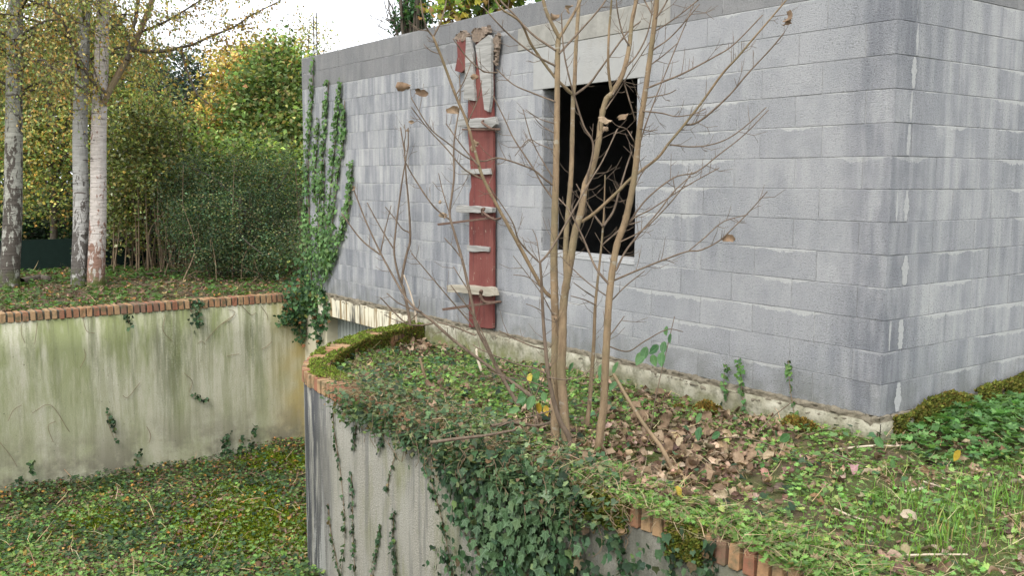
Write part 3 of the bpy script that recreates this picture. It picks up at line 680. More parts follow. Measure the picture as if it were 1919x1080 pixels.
clamp([(900, 557, -.17), (903, 546, -.2), (900, 549, -.2), (908, 566, -.17), (938, 566, -.07)], .014)
def flat(px, Y):
    plate('clamp_bar', [(a[0], a[2]) for a in [on_y(x, y, Y) for x, y in px]], Y-.006, Y, M_RUST, .001)
flat([(866, 241), (938, 240), (938, 244), (866, 244)], -.125); flat([(820, 419), (926, 406), (926, 410), (821, 423)], -.15); flat([(829, 578), (930, 564), (931, 569), (830, 583)], -.16)

# ================================================================== vegetation
def prj(P):
    d = np.asarray(P, float)-CAM; z = d @ FW
    return 959.5+F_PX*(d @ RT)/z, 540-F_PX*(d @ UP)/z
def ell(px, py, cx, cy, rx, ry): return np.clip(1.4-1.2*np.hypot((px-cx)/rx, (py-cy)/ry), 0, 1)
def inpoly(px, py, poly):
    poly = np.asarray(poly, float); c = np.zeros(len(px), bool); j = len(poly)-1
    for i in range(len(poly)):
        xi, yi = poly[i]; xj, yj = poly[j]
        k = ((yi > py) != (yj > py)) & (px < (xj-xi)*(py-yi)/(yj-yi+1e-9)+xi); c ^= k; j = i
    return c
def ground_frames(m, tilt=.45, up=None):
    a = RNG.uniform(0, 2*math.pi, m); d = np.stack([np.cos(a), np.sin(a), RNG.normal(.1, .25, m)], -1)
    n = np.array([0, 0, 1.])+RNG.normal(0, tilt, (m, 3)); return frames(d, n)
IVYC = ([(.035, .075, .035), (.06, .12, .055), (.085, .15, .075), (.13, .19, .07), (.15, .11, .06), (.02, .04, .02)], [4, 4, 2.5, 1, .7, 1.5])
HERBC = ([(.14, .25, .06), (.18, .32, .08), (.1, .18, .055), (.25, .34, .09), (.24, .2, .1)], [3, 3.2, 1.2, 1.6, .7])
NETC = ([(.08, .165, .05), (.11, .22, .065), (.15, .28, .08)], [3, 3, 1.5])
DRYC = ([(.18, .12, .08), (.29, .205, .14), (.11, .072, .05), (.4, .3, .21)], [3, 3, 2, 2])
STRC = ([(.36, .27, .15), (.48, .38, .22), (.26, .17, .1)], [2, 2, 1])

# ---- bed and lawn cover
def bed_points(m, x0, x1, y0, y1):
    x = RNG.uniform(x0, x1, m); y = RNG.uniform(y0, y1, m)
    k = in_bed(x, y-.02) & ~((y > -.05) & (x < .06)); x, y = x[k], y[k]; z = soil(x, y)
    P = np.stack([x, y, z], -1); px, py = prj(P); return P, px, py
P, PX, PY = bed_points(190000, -5.5, 3.2, -2.25, 3.0)
pile = np.maximum(ell(PX, PY, 1265, 860, 230, 110), .8*ell(PX, PY, 1000, 800, 60, 30)); pile = np.maximum(pile, .9*ell(PX, PY, 790, 650, 60, 25))
net = ell(PX, PY, 1820, 800, 200, 75); gra = np.maximum(ell(PX, PY, 1740, 985, 240, 105), ell(PX, PY, 1900, 960, 140, 100)); gra = np.maximum(gra, .5*ell(PX, PY, 1060, 690, 160, 40)); gra = np.maximum(gra, .45*ell(PX, PY, 690, 670, 70, 40))
strw = np.maximum(ell(PX, PY, 1880, 1060, 120, 50), .8*ell(PX, PY, 700, 690, 80, 25)); strw = np.maximum(strw, .5*ell(PX, PY, 1650, 850, 200, 40))
bedl = np.clip((1150-PX)/200, 0, 1); ivyd = np.clip(.25+.75*bedl, 0, 1)
patch = fbm(P[:, 0]*2.3+20, P[:, 1]*2.3+4)
def pick(prob, n=None):
    k = np.nonzero(RNG.random(len(P)) < np.clip(prob, 0, 1))[0]
    return k if n is None or len(k) <= n else RNG.choice(k, n, replace=False)
mats_parts = []
k = pick(.085*ivyd*(1-pile*.8)*(1-net)*(1-gra*.8)*np.clip(patch*2.2-.35, .15, 1)); m = len(k)
iv1 = cloud('a', IVYS, P[k]+np.stack([np.zeros(m), np.zeros(m), RNG.uniform(.0, .07, m)], -1), ground_frames(m, .4), RNG.uniform(.026, .055, m), palette(m, *IVYC))
setp(obj('ivy_ground_cover', iv1, M_LEAF), 'low dark ivy leaves spreading over the planter bed', 'ivy', kind='stuff')
patch2 = fbm(P[:, 0]*4.7+2, P[:, 1]*4.7+31)
k = pick((.62*np.clip(1.5-patch*1.6, .15, 1)*np.clip(patch2*2.6-.65, .05, 1)*np.clip((PX-400)/700, .5, 1)*(1-pile*.85)*(1-net*.6)*(1-gra*.3)*(1-strw*.5))); m = len(k)
h1 = cloud('a', HERB, P[k]+np.stack([np.zeros(m), np.zeros(m), RNG.uniform(.0, .06, m)], -1), ground_frames(m, .42), RNG.uniform(.013, .036, m), palette(m, *HERBC))
setp(obj('weed_ground_cover', h1, M_LEAF), 'bright green low weeds covering the lawn in front of the blocks', 'weeds', kind='stuff')
k = pick(.3*net); m = len(k)
h2 = cloud('a', HERB, P[k]+np.stack([np.zeros(m), np.zeros(m), RNG.uniform(.02, .02+.13*net[k])], -1), ground_frames(m, .35), RNG.uniform(.035, .065, m), palette(m, *NETC))
setp(obj('nettle_patch', h2, M_LEAF), 'taller mid green leafy weeds at the foot of the side wall', 'weeds', kind='stuff')
k = pick(.035+.3*gra*np.clip(patch*2-.2, .3, 1)); m = len(k); a = RNG.uniform(0, 2*math.pi, m); t = RNG.uniform(.35, 1.3, m)
gd = np.stack([np.cos(a)*t*.6, np.sin(a)*t*.6, np.ones(m)], -1); gn = np.stack([-np.cos(a), -np.sin(a), t], -1)+RNG.normal(0, .2, (m, 3))
g1 = cloud('a', BLADE, P[k], frames(gd, gn), RNG.uniform(.035, .11, m)*(0.7+.5*gra[k]), palette(m, [(.13, .24, .04), (.17, .3, .05), (.1, .19, .04), (.3, .27, .1)], [3, 3, 2, 1]))
setp(obj('grass', g1, M_LEAF), 'bright grass tufts among the weeds at the front of the lawn', 'grass', kind='stuff')
k = pick(.07*np.clip(1.7-patch2*2.3, .2, 1)+.13*strw+.01*gra); m = len(k)
fr = ground_frames(m, .3)
st1 = cloud('a', STRAW, P[k]+np.stack([np.zeros(m), np.zeros(m), RNG.uniform(.0, .06, m)], -1), fr, RNG.uniform(.05, .17, m), palette(m, *STRC))
setp(obj('dead_grass_straw', st1, M_DRYMASS), 'pale dead grass stalks strewn through the ground cover', 'straw', kind='stuff')
DLS = [curl_leaf(i) for i in range(8)]
k = pick(.03*np.clip(1.6-patch2*2, .2, 1)+.075*pile); parts = []
for i, kk in enumerate(np.array_split(k, 5)):
    m = len(kk); parts.append(cloud('a', DLS[i], P[kk]+np.stack([np.zeros(m), np.zeros(m), RNG.uniform(.0, .035, m)], -1), ground_frames(m, .6), RNG.uniform(.035, .085, m), palette(m, *DRYC)))
setp(obj('leaf_litter', merge('leaf_litter', parts), M_DRYMASS), 'small curled brown dead leaves mixed into the ground cover', 'leaf litter', kind='stuff')
dl_me = [mesh_np('fallen_leaf', v, t) for v, t in DLS]
for me in dl_me: me.materials.append(M_DRY)
kk = pick(np.clip(pile-.05, 0, 1)*.035)
kk = RNG.choice(kk, min(250, len(kk)), replace=False)
for i in kk:
    o = link(bpy.data.objects.new('fallen_leaf', random.choice(dl_me))); o.location = P[i]+np.array([0, 0, random.uniform(.012, .04)])
    o.rotation_euler = (random.gauss(0, .5), random.gauss(0, .5), random.uniform(0, 6.3)); sc_ = random.uniform(.058, .11); o.scale = (sc_,)*3
    if PX[i] > 1070: setp(o, 'curled brown dead leaf in the leaf pile right of the bare sapling', 'leaf', 'dead leaves piled beside the sapling')
    elif PX[i] > 900: setp(o, 'curled brown dead leaf lying left of the bare sapling foot', 'leaf', 'dead leaves left of the sapling foot')
    else: setp(o, 'curled brown dead leaf by the mossy bend of the planter wall', 'leaf', 'dead leaves at the mossy bend')
def ground_at(px, py, f, it=6):
    z = -.15
    for _ in range(it): q = on_z(px, py, z); z = float(f(q[0], q[1]))
    return np.array([q[0], q[1], z])
def stick(name, pts, r0, r1, mat, label, cat='twig', lift=.02, f=soil, sides=6):
    W = [ground_at(x, y, f)+np.array([0, 0, lift]) for x, y in pts]; W = smooth_path(W, 5); t = Tubes(); t.add(W, np.linspace(r0, r1, len(W)), sides)
    return setp(obj(name, t.mesh(name), mat), label, cat)
stick('fallen_twig', [(1560, 850), (1640, 842), (1712, 845)], .007, .005, M_STICK, 'pale straight twig lying near the foot of the wall corner')
stick('fallen_twig', [(1672, 1052), (1740, 1049), (1812, 1049)], .006, .004, M_STICK, 'long pale twig lying in the grass at the bottom of the photo')
stick('fallen_twig', [(1564, 962), (1590, 974), (1620, 984)], .006, .004, M_STICK, 'short pale twig slanting in the weeds below the brown leaf pile')
stick('fallen_twig', [(1694, 930), (1715, 926), (1732, 922)], .009, .008, M_STICK, 'short thick pale stick in the middle of the lawn')
stick('fallen_twig', [(1730, 910), (1755, 918), (1780, 926)], .005, .004, M_STICK, 'thin pale twig beside the short thick stick')
stick('fallen_twig', [(1818, 894), (1840, 895), (1862, 895)], .008, .006, M_TWIG, 'brown twig lying right of the grey round leaf')
stick('fallen_twig', [(1640, 835), (1648, 822), (1665, 818), (1705, 822)], .006, .004, M_TWIG, 'curved reddish twig at the foot of the wall corner', lift=.05)
stick('fallen_twig', [(805, 860), (860, 852), (915, 845), (965, 835)], .01, .007, M_TWIG, 'dark twig lying across the ivy left of the sapling', lift=.09)
stick('fallen_twig', [(920, 824), (960, 818), (1010, 822), (1052, 806)], .01, .007, M_TWIG, 'brown twig reaching out from the foot of the sapling', lift=.08)

for (x_, y_, sz_, ye_, lab_) in ((1128, 858, .12, 0, 'large pale curled dead leaf right beside the foot of the sapling'), (1283, 948, .075, 1, 'orange yellow leaf lying above the near coping bricks'), (1345, 968, .09, 0, 'upright curled dead leaf above the near coping bricks'), (1650, 990, .07, 0, 'dead leaf in the grass right of the weeds'), (880, 735, .09, 0, 'lone curled dead leaf in the middle of the planter bed')):
    q_ = ground_at(x_, y_, soil); o = link(bpy.data.objects.new('fallen_leaf', dl_me[int(x_) % 8])); o.location = (q_[0], q_[1], q_[2]+.03); o.scale = (sz_,)*3; o.rotation_euler = (random.gauss(.3, .3), random.gauss(0, .4), random.uniform(0, 6)); setp(o, lab_, 'leaf')
    if ye_: o.data = o.data.copy(); o.data.materials.clear(); o.data.materials.append(M_YEL)
# weeds, straw and leaves lapping over the near coping
m = 9000; x = RNG.uniform(-.5, 3.0, m); yv = RNG.uniform(-2.19, -1.85, m); lap = (yv+2.17 > .0+.14*(vnoise(x*5, x*0+1)-.5)); x, yv = x[lap], yv[lap]; m = len(x)
setp(obj('coping_weeds', cloud('coping_weeds', HERB, np.stack([x, yv, COPZ+RNG.uniform(.005, .05, m)], -1), ground_frames(m, .55), RNG.uniform(.012, .034, m), palette(m, *HERBC)), M_LEAF), 'small green weeds lapping over the near brick coping', 'weeds', kind='stuff')
m = 4600; x = RNG.uniform(-3.2, 3.0, m); yv = RNG.uniform(-2.27, -1.85, m)
setp(obj('coping_straw', cloud('coping_straw', STRAW, np.stack([x, yv, COPZ+RNG.uniform(.005, .085, m)], -1), ground_frames(m, .3), RNG.uniform(.05, .15, m), palette(m, [(.22, .15, .09), (.36, .27, .16), (.12, .08, .05)], [2, 2, 1.5])), M_DRYMASS), 'dead stalks and roots matted along the edge of the bed', 'straw', kind='stuff')
# ---- moss
def moss(name, P, Nn, size, cols, label, base=None):
    m = len(P); d = norm(np.asarray(Nn)+RNG.normal(0, .55, (m, 3))); me = cloud('a', KITE, P, frames(d, rdir(m)), size, cols)
    return setp(obj(name, me, M_MOSSY), label, 'moss', kind='stuff')
MOSSC = ([(.15, .2, .03), (.22, .28, .05), (.1, .14, .025), (.15, .11, .05)], [3, 2, 2.4, .9])
def coping_moss(s0, s1, n, dens, side_in=False):
    s = RNG.uniform(s0, s1, n); t = RNG.uniform(0, .225, n); p, nn = out_n(s); k = (vnoise(s*5, t*9+3)+.3*vnoise(s*17, t*21)) > dens
    s, t, p, nn = s[k], t[k], p[k], nn[k]; q = p-nn*t[:, None]; hgt = .006+.014*vnoise(s*14, t*14)
    return np.stack([q[:, 0], q[:, 1], COPZ+RNG.uniform(-.004, 1, len(s))*hgt], -1)
A = coping_moss(3.25, SMAX-.05, 13000, .56)
moss('moss', A, np.array([0, 0, 1.]), RNG.uniform(.010, .024, len(A)), palette(len(A), *MOSSC), 'bright yellow green moss capping the far bend of the planter coping')
m = 11000; s = RNG.uniform(SMAX-2.5, SMAX-.02, m); zz = RNG.uniform(-.34, COPZ+.01, m); p, nn = out_n(s); kq = vnoise(s*6, zz*12) > .3; q = p-nn*.232
Q = np.stack([q[:, 0], q[:, 1], zz], -1)[kq]
moss('moss', Q, np.concatenate([-nn[kq], np.full((kq.sum(), 1), .3)], 1), RNG.uniform(.012, .028, len(Q)), palette(len(Q), [(.1, .12, .02), (.16, .19, .03), (.16, .1, .03), (.06, .07, .02)], [3, 2, 1.5, 1.5]), 'dark moss clothing the inner face of the planter bend')
def lump(px, py, rpx, label, cols, zlift=.0, plane=None, sq=.8, n=1600):
    c = ground_at(px, py, soil) if plane is None else on_y(px, py, plane)
    dep = (c-CAM) @ FW; r = rpx*dep/F_PX; d = rdir(n); d[:, 2] = np.abs(d[:, 2]); rad = r*(.75+.35*vnoise(d[:, 0]*3+px, d[:, 1]*3+d[:, 2]*2))
    d2 = d.copy(); d2[:, 1] = -np.abs(d2[:, 1])*.5; Pn = c+d2*rad[:, None]*np.array([1, 1, sq]); Pn[:, 2] += zlift
    moss('moss', Pn, d2, RNG.uniform(.012, .03, n), palette(n, *cols), label)
ORM = ([(.2, .13, .03), (.26, .17, .04), (.14, .1, .03), (.13, .15, .03)], [3, 2, 2, 1.5]); GRM = ([(.13, .28, .03), (.18, .35, .04), (.08, .18, .03)], [2, 2, 1])
lump(1330, 778, 34, 'rust brown moss cushion against the plinth under two ivy shoots', ORM, .0, None, .7)
lump(1500, 805, 36, 'rust brown moss cushion against the plinth near the wall corner', ORM, .0, None, .6)
lump(1655, 806, 30, 'dark olive moss at the very foot of the wall corner', ([(.09, .09, .025), (.13, .12, .03), (.05, .05, .02)], [2, 2, 2]), -.01, None, .5, 1500)
lump(1275, 772, 16, 'small olive moss cushion against the cracked plinth', ORM, .0, None, .7, 700)
lump(947, 662, 20, 'bright green upright moss tuft at the foot of the red board', GRM, .0, None, 1.3, 1400)
m = 30000; y = RNG.uniform(.1, 2.6, m); t = RNG.random(m); z = -.17+t*(.15+.07*vnoise(y*4, y*0+2)+.05*sstep(.2, 1, y)); bul = .03+.07*(1-t)*vnoise(y*5+3, z*9)
kq = vnoise(y*7, z*20+5) > .22; Q = np.stack([.012+bul*RNG.uniform(.4, 1, m), y, z], -1)[kq]
moss('moss', Q, np.array([.8, 0, .7]), RNG.uniform(.014, .032, len(Q)), palette(len(Q), [(.13, .15, .03), (.19, .19, .04), (.15, .11, .03), (.08, .095, .025)], [3, 2, 1.6, 2]), 'olive and brown moss bank along the foot of the side wall')
for (x0, x1, lab) in ((1085, 1180, 'olive moss hanging over the brick coping below the leaf pile'), (1262, 1322, 'dark green moss hanging between the near coping bricks')):
    a = on_y(x0, 935, -2.14)[0]; b = on_y(x1, 965, -2.14)[0]; m = 2600; xq = RNG.uniform(a, b, m); zq = COPZ+.015-.16*RNG.random(m)**1.5; 
    moss('moss', np.stack([xq, -2.145-.03*RNG.random(m), zq], -1), np.array([0, -.6, -.2]), RNG.uniform(.012, .03, m), palette(m, [(.12, .13, .02), (.08, .11, .02), (.18, .16, .04)], [2, 2, 1]), lab)

# ---- ivy over the planter wall
iv = setp(empty('ivy', (-1.2, -2.2, -.15)), 'dense dark ivy tumbling over the planter wall below the sapling', 'ivy')
DENSE = [(640, 742), (760, 745), (900, 790), (1080, 860), (1110, 905), (1085, 940), (1105, 1000), (1085, 1100), (925, 1100), (915, 1010), (880, 985), (860, 930), (825, 885), (790, 850), (730, 800), (660, 770)]
m = 60000; X = RNG.uniform(-3.3, 1.0, m); Z = RNG.uniform(-2.2, -.02, m); d_ = RNG.random(m)
Pw = np.stack([X, np.full(m, -2.15), Z], -1); px, py = prj(Pw)
ins = inpoly(px+RNG.normal(0, 9, m), py+RNG.normal(0, 9, m), DENSE)
sparse = .12*ell(px, py, 1150, 1050, 120, 60)+.10*ell(px, py, 870, 1040, 60, 60)+.1*ell(px, py, 1300, 1040, 60, 60)
gap = vnoise(X*6+3, Z*5+1) > .14
k = (ins & gap & (RNG.random(m) < .36*np.clip(.25+1.2*sstep(770, 960, px), 0, 1))) | (RNG.random(m) < sparse)
X, Z, px, py = X[k], Z[k], px[k], py[k]; m = len(X)
bulge = .012+.1*RNG.random(m)**1.3*np.clip(1.25-(-.1-Z)*.5, .2, 1)
Pw = np.stack([X, -2.15-bulge, Z], -1)
dd = np.stack([RNG.normal(0, .45, m), RNG.normal(-.15, .2, m), np.full(m, -1.)], -1); nn_ = np.stack([RNG.normal(0, .4, m), np.full(m, -1.), RNG.normal(.55, .35, m)], -1); FRW = frames(dd, nn_)
SZ = .02+.042*RNG.random(m)**1.2
near = (px-1000)**2/150**2+(py-960)**2/130**2; order = np.argsort(near-bulge*12+RNG.random(m)*.5); top = order[:300]; rest = order[300:]
ivme = mesh_np('leaf', *IVY); ivme.materials.append(M_IVYO)
for i in top:
    o = link(bpy.data.objects.new('leaf', ivme)); o.parent = iv
    R3 = FRW[i]; M4 = Matrix([[*(R3[0]*SZ[i]*1.15), Pw[i, 0]], [*(R3[1]*SZ[i]*1.15), Pw[i, 1]-.012], [*(R3[2]*SZ[i]*1.15), Pw[i, 2]], [0, 0, 0, 1]])
    o.matrix_basis = Matrix.Translation(-Vector(iv.location)) @ M4
ow = rest
parts = [cloud('a', IVYS, Pw[ow], FRW[ow], SZ[ow], palette(len(ow), *IVYC))]
# leaves lying over the coping top
m = 8200; x = RNG.uniform(-3.25, .35, m); yv = -2.27+.42*RNG.random(m)**1.7; dn = sstep(-3.3, -2.6, x)*sstep(.25, -.35, x); kq = RNG.random(m) < .75*dn; x, yv = x[kq], yv[kq]; m = len(x)
parts.append(cloud('a', IVYS, np.stack([x, yv, COPZ+RNG.uniform(-.02, .085, m)*np.clip((.4-x)*1.2, .35, 1)-np.where(yv < -2.15, RNG.uniform(0, .2, m), 0)], -1), ground_frames(m, .65), RNG.uniform(.014, .046, m), palette(m, [(.05, .09, .045), (.09, .15, .07), (.14, .2, .09), (.2, .24, .1), (.2, .14, .08)], [3, 3.5, 2.5, 1.2, 1])))
setp(obj('leaf_mass', merge('leaf_mass', parts), M_LEAF, iv), kind='stuff')
tb = Tubes()
for i in range(60):
    x0 = random.uniform(-2.6, .2); L = random.uniform(.08, .35); p0 = np.array([x0, -2.2-random.random()*.08, -.08]); W = [p0]
    for j in range(5): W.append(W[-1]+np.array([random.gauss(0, .03), random.gauss(0, .012), -L/5]))
    tb.add(smooth_path(W, 3), .0018, 4)
setp(obj('stem', tb.mesh('stem'), M_VINE, iv), kind='stuff')

# ---- thin ivy strands, each its own plant
def strand(px_pts, planef, label, n=60, size=(.025, .045), spread=.03, nvec=(0, -1, .3), cols=IVYC, tpl=IVYS, r=.0035, name='ivy_strand', off=.012, grp=None):
    W = smooth_path([planef(x, y) for x, y in px_pts], 8); nv = np.array(nvec, float); root = setp(empty(name, tuple(W[0])), label, 'ivy', grp)
    t = Tubes(); t.add(W+nv*0.006, np.linspace(r, r*.5, len(W)), 5); obj('stem', t.mesh('stem'), M_VINE, root)
    i = RNG.integers(0, len(W), n); sp_ = RNG.normal(0, spread, (n, 3)); sp_ -= np.outer(sp_ @ norm(nv), norm(nv)); Pn = W[i]+sp_+norm(nv)*RNG.uniform(.004, off, (n, 1))
    dd = np.array([0, 0, -1.])+RNG.normal(0, .6, (n, 3)); setp(obj('leaf', cloud('leaf', tpl, Pn, frames(dd, nv+RNG.normal(0, .35, (n, 3))), RNG.uniform(*size, n), palette(n, *cols)), M_LEAF, root), kind='stuff')
    return root
def wall_p(x, y):           # point on the planter wall's outer face
    best = None
    for s in np.linspace(-1, SMAX-.3, 240):
        pass
    d = ray(x, y); ts = np.linspace(3, 11, 900); Q = CAM+d*ts[:, None]
    lim = np.interp(-Q[:, 0], -CURVE[:, 0], CURVE[:, 1]); i = np.argmax((Q[:, 1] > lim-.004) & (Q[:, 0] > -5.6)); return Q[i]
fac = lambda x, y: on_y(x, y, -.012)
fac2 = lambda x, y: on_y(x, y, -.04)
LIGHTIVY = ([(.1, .2, .06), (.14, .26, .08), (.08, .16, .06)], [3, 2, 2])
strand([(1362, 745), (1358, 715), (1360, 682)], fac2, 'short ivy shoot on the blocks, left of the pair above the moss cushion', 26, (.025, .04), .012, cols=LIGHTIVY)
strand([(1395, 770), (1390, 720), (1385, 672)], fac2, 'longer ivy shoot on the blocks, right of the pair above the moss cushion', 36, (.025, .045), .012, cols=LIGHTIVY)
strand([(1492, 790), (1482, 730), (1478, 676)], fac2, 'lone ivy shoot climbing the blocks near the wall corner', 34, (.025, .04), .012, cols=LIGHTIVY)
WS = [([(634, 735), (626, 790), (640, 890), (648, 1000), (640, 1080)], 'ivy strand hanging down the streaked planter wall nearest its far bend', 90),
      ([(616, 945), (622, 1000), (634, 1060), (640, 1090)], 'faint ivy strand low on the dark streaked part of the planter wall', 45),
      ([(660, 890), (662, 960), (664, 1030), (668, 1090)], 'straight thin ivy strand on the planter wall right of the long strand', 60),
      ([(744, 850), (732, 890), (728, 925)], 'short dry ivy strand high on the pale planter wall', 20),
      ([(740, 960), (738, 1010), (742, 1080)], 'leafy ivy strand low on the planter wall beside the ivy mass', 70),
      ([(715, 985), (708, 1030), (700, 1085)], 'ivy strand at the bottom of the photo between two others', 50),
      ([(800, 870), (815, 920), (832, 985), (850, 1080)], 'ivy strand at the left fringe of the dense ivy', 90),
      ([(670, 760), (668, 800), (665, 840)], 'short thick ivy tuft under the brick coping', 50),
      ([(715, 790), (720, 815), (712, 840)], 'small ivy tuft hanging left of the dense ivy', 40),
      ([(1250, 1000), (1262, 1040), (1258, 1085)], 'ivy strand below the near coping bricks', 50),
      ([(1165, 960), (1160, 1010), (1172, 1085)], 'ivy strand right of the dense ivy on the grey wall', 60),
      ([(1330, 1010), (1335, 1050), (1340, 1085)], 'ivy sprig hanging over the near coping bricks', 40)]
for pts, lab, n in WS: strand(pts, wall_p, lab, n, (.022, .042), .02, (-.25, -1, .25) if pts[0][0] > 650 else (-.6, -.8, .2), grp=None, off=.02)

# ---- ivy climbing the far end of the block wall
fi = setp(empty('wall_ivy', tuple(on_y(590, 560, 0))), 'tall ivy climbing in narrow plumes up the far end of the block wall', 'ivy')
PL = [[(588, 112), (584, 200), (578, 300), (580, 420), (585, 540)], [(616, 150), (611, 220), (604, 300), (598, 400), (595, 520)], [(640, 160), (634, 210), (626, 290), (615, 400), (605, 520)],
      [(646, 188), (644, 260), (632, 340), (620, 440), (605, 530)], [(661, 305), (655, 370), (640, 440), (615, 510)], [(597, 230), (592, 300), (590, 380)], [(575, 300), (574, 420), (576, 540)], [(608, 300), (606, 400), (604, 500)]]
Pv = []; tb = Tubes()
for i, pl in enumerate(PL):
    W = smooth_path([on_y(x, y, -.012) for x, y in pl], 10); tb.add(W, np.linspace(.004, .008, len(W)), 4)
    n = 290 if i < 5 else 140; u = RNG.random(n)**.85*(len(W)-1); ii = u.astype(int); wd = .014+.05*(u/len(W))
    Pv.append(W[ii]+np.stack([RNG.normal(0, 1, n)*wd, -RNG.uniform(.005, .05, n), RNG.normal(0, .05, n)], -1))
MASS = [(570, 400), (600, 440), (635, 420), (640, 450), (622, 505), (605, 570), (575, 585), (568, 540)]
m = 9000; X = RNG.uniform(-8.6, -7.2, m); Z = RNG.uniform(-.5, 2.2, m); Q = np.stack([X, np.full(m, -.02), Z], -1); px, py = prj(Q); kq = inpoly(px, py, MASS) & (vnoise(X*7, Z*4) > .3); kk2 = np.nonzero(kq)[0][:480]
Pv.append(Q[kk2]+np.stack([0*kk2, -RNG.uniform(0, .08, len(kk2)), 0*kk2], -1))
Pv = np.vstack(Pv); Pv[:, 0] = np.maximum(Pv[:, 0], -8.53); m = len(Pv)
setp(obj('leaf_mass', cloud('leaf_mass', IVYS, Pv, frames(np.array([0, 0, -1.])+RNG.normal(0, .4, (m, 3)), np.array([.1, -1, .45])+RNG.normal(0, .3, (m, 3))), RNG.uniform(.03, .062, m), palette(m, [(.12, .22, .07), (.17, .28, .1), (.09, .17, .06), (.06, .11, .04)], [3, 2, 3, 1])), M_LEAF, fi), kind='stuff')
setp(obj('stem', tb.mesh('stem'), M_VINE, fi), kind='stuff')
# ivy hanging over the inner corner of the driveway
hi_ = setp(empty('corner_ivy', (-8.4, -.2, 0)), 'dark ivy bunch hanging over the brick coping where wall and building meet', 'ivy')
HP = [[(575, 540), (590, 580), (596, 640)], [(560, 545), (556, 580), (550, 605)], [(585, 545), (592, 600), (600, 610)], [(545, 560), (535, 590), (530, 600)], [(570, 550), (562, 600), (566, 640)], [(600, 545), (612, 570), (608, 600)]]
Pv = []; tb = Tubes()
for pl in HP:
    W = smooth_path([np.array([LWX+.05, *on_x(x, y, LWX+.05)[1:]]) if x < 578 else on_y(x, y, -.05) for x, y in pl], 8); tb.add(W, .004, 4); n = 130; ii = RNG.integers(0, len(W), n); Pv.append(W[ii]+RNG.normal(0, .045, (n, 3)))
n = 260; Pv.append(np.array([-8.42, -.12, .02])+RNG.normal(0, 1, (n, 3))*np.array([.14, .13, .2])); Pv = np.vstack(Pv)
Pv[:, 1] = np.minimum(Pv[:, 1], -.03); m = len(Pv)
setp(obj('leaf_mass', cloud('leaf_mass', IVYS, Pv, frames(np.array([0, 0, -1.])+RNG.normal(0, .6, (m, 3)), np.array([.8, -.6, .6])+RNG.normal(0, .4, (m, 3))), RNG.uniform(.03, .065, m), palette(m, [(.05, .11, .04), (.08, .16, .06), (.03, .07, .03), (.2, .22, .05), (.2, .08, .03)], [3, 2, 3, .5, .3])), M_LEAF, hi_), kind='stuff')
setp(obj('stem', tb.mesh('stem'), M_VINE, hi_), kind='stuff')
# dry vines and sprigs on the left retaining wall
lwp = lambda x, y: on_x(x, y, LWX+.012)
LV = [([(372, 565), (366, 590), (374, 612)], 'thick dark ivy sprig hanging over the coping of the left wall', 70, .035), ([(428, 850), (420, 835), (428, 818)], 'dark ivy sprig growing up the left wall near its foot', 45, .03), ([(465, 855), (470, 825), (478, 800)], 'tall ivy sprig at the foot of the left wall beside the planter', 40, .02),
      ([(200, 770), (210, 790), (218, 822)], 'small ivy tuft in the middle of the left wall', 22, .015), ([(232, 590), (240, 600), (245, 615)], 'little mossy ivy tuft on the coping between the birches', 20, .02), ([(360, 738), (370, 745), (388, 748)], 'small dark ivy sprig right of the algae streaks', 18, .015), ([(452, 860), (450, 835), (455, 815)], 'ivy sprig growing beside the dark one at the wall foot', 26, .015),
      ([(62, 890), (56, 875), (60, 865)], 'low ivy sprig at the far left foot of the wall', 20, .015), ([(35, 925), (30, 910), (38, 895)], 'small ivy clump at the left edge of the wall foot', 22, .02), ([(250, 880), (256, 860), (262, 845)], 'pale ivy sprig low on the left wall', 16, .015)]
for pts, lab, n, sp_ in LV: strand(pts, lwp, lab, n, (.03, .055), sp_, (1, -.1, .3), off=.05)
VN = [[(155, 592), (162, 620), (178, 625)], [(42, 600), (40, 625), (47, 643)], [(428, 580), (440, 585), (432, 598), (415, 608)], [(385, 640), (410, 612), (440, 590)], [(450, 570), (470, 590), (480, 586)], [(70, 605), (66, 640), (64, 645)], [(310, 590), (306, 620), (323, 640)], [(60, 775), (95, 760), (130, 810)], [(100, 830), (90, 800), (105, 790)],
      [(200, 775), (205, 800), (217, 830)], [(0, 830), (20, 855), (32, 875)], [(275, 800), (282, 815), (280, 830)], [(345, 700), (360, 715), (355, 735)], [(490, 575), (500, 590), (502, 600)], [(425, 668), (440, 665), (448, 664)], [(370, 645), (378, 640), (385, 646)], [(15, 790), (25, 770), (40, 760)], [(230, 742), (240, 745), (262, 718)], [(150, 690), (160, 670), (158, 655)], [(510, 640), (500, 650), (490, 655)]]
vn = setp(empty('dry_vine', (LWX+.01, -2, -.2)), 'bare brown vine stems clinging to the cream left wall', 'vine')
for v in VN: t = Tubes(); W = smooth_path([lwp(*q) for q in v], 6); t.add(W, .0028, 5); obj('stem', t.mesh('stem'), M_VINE, vn)

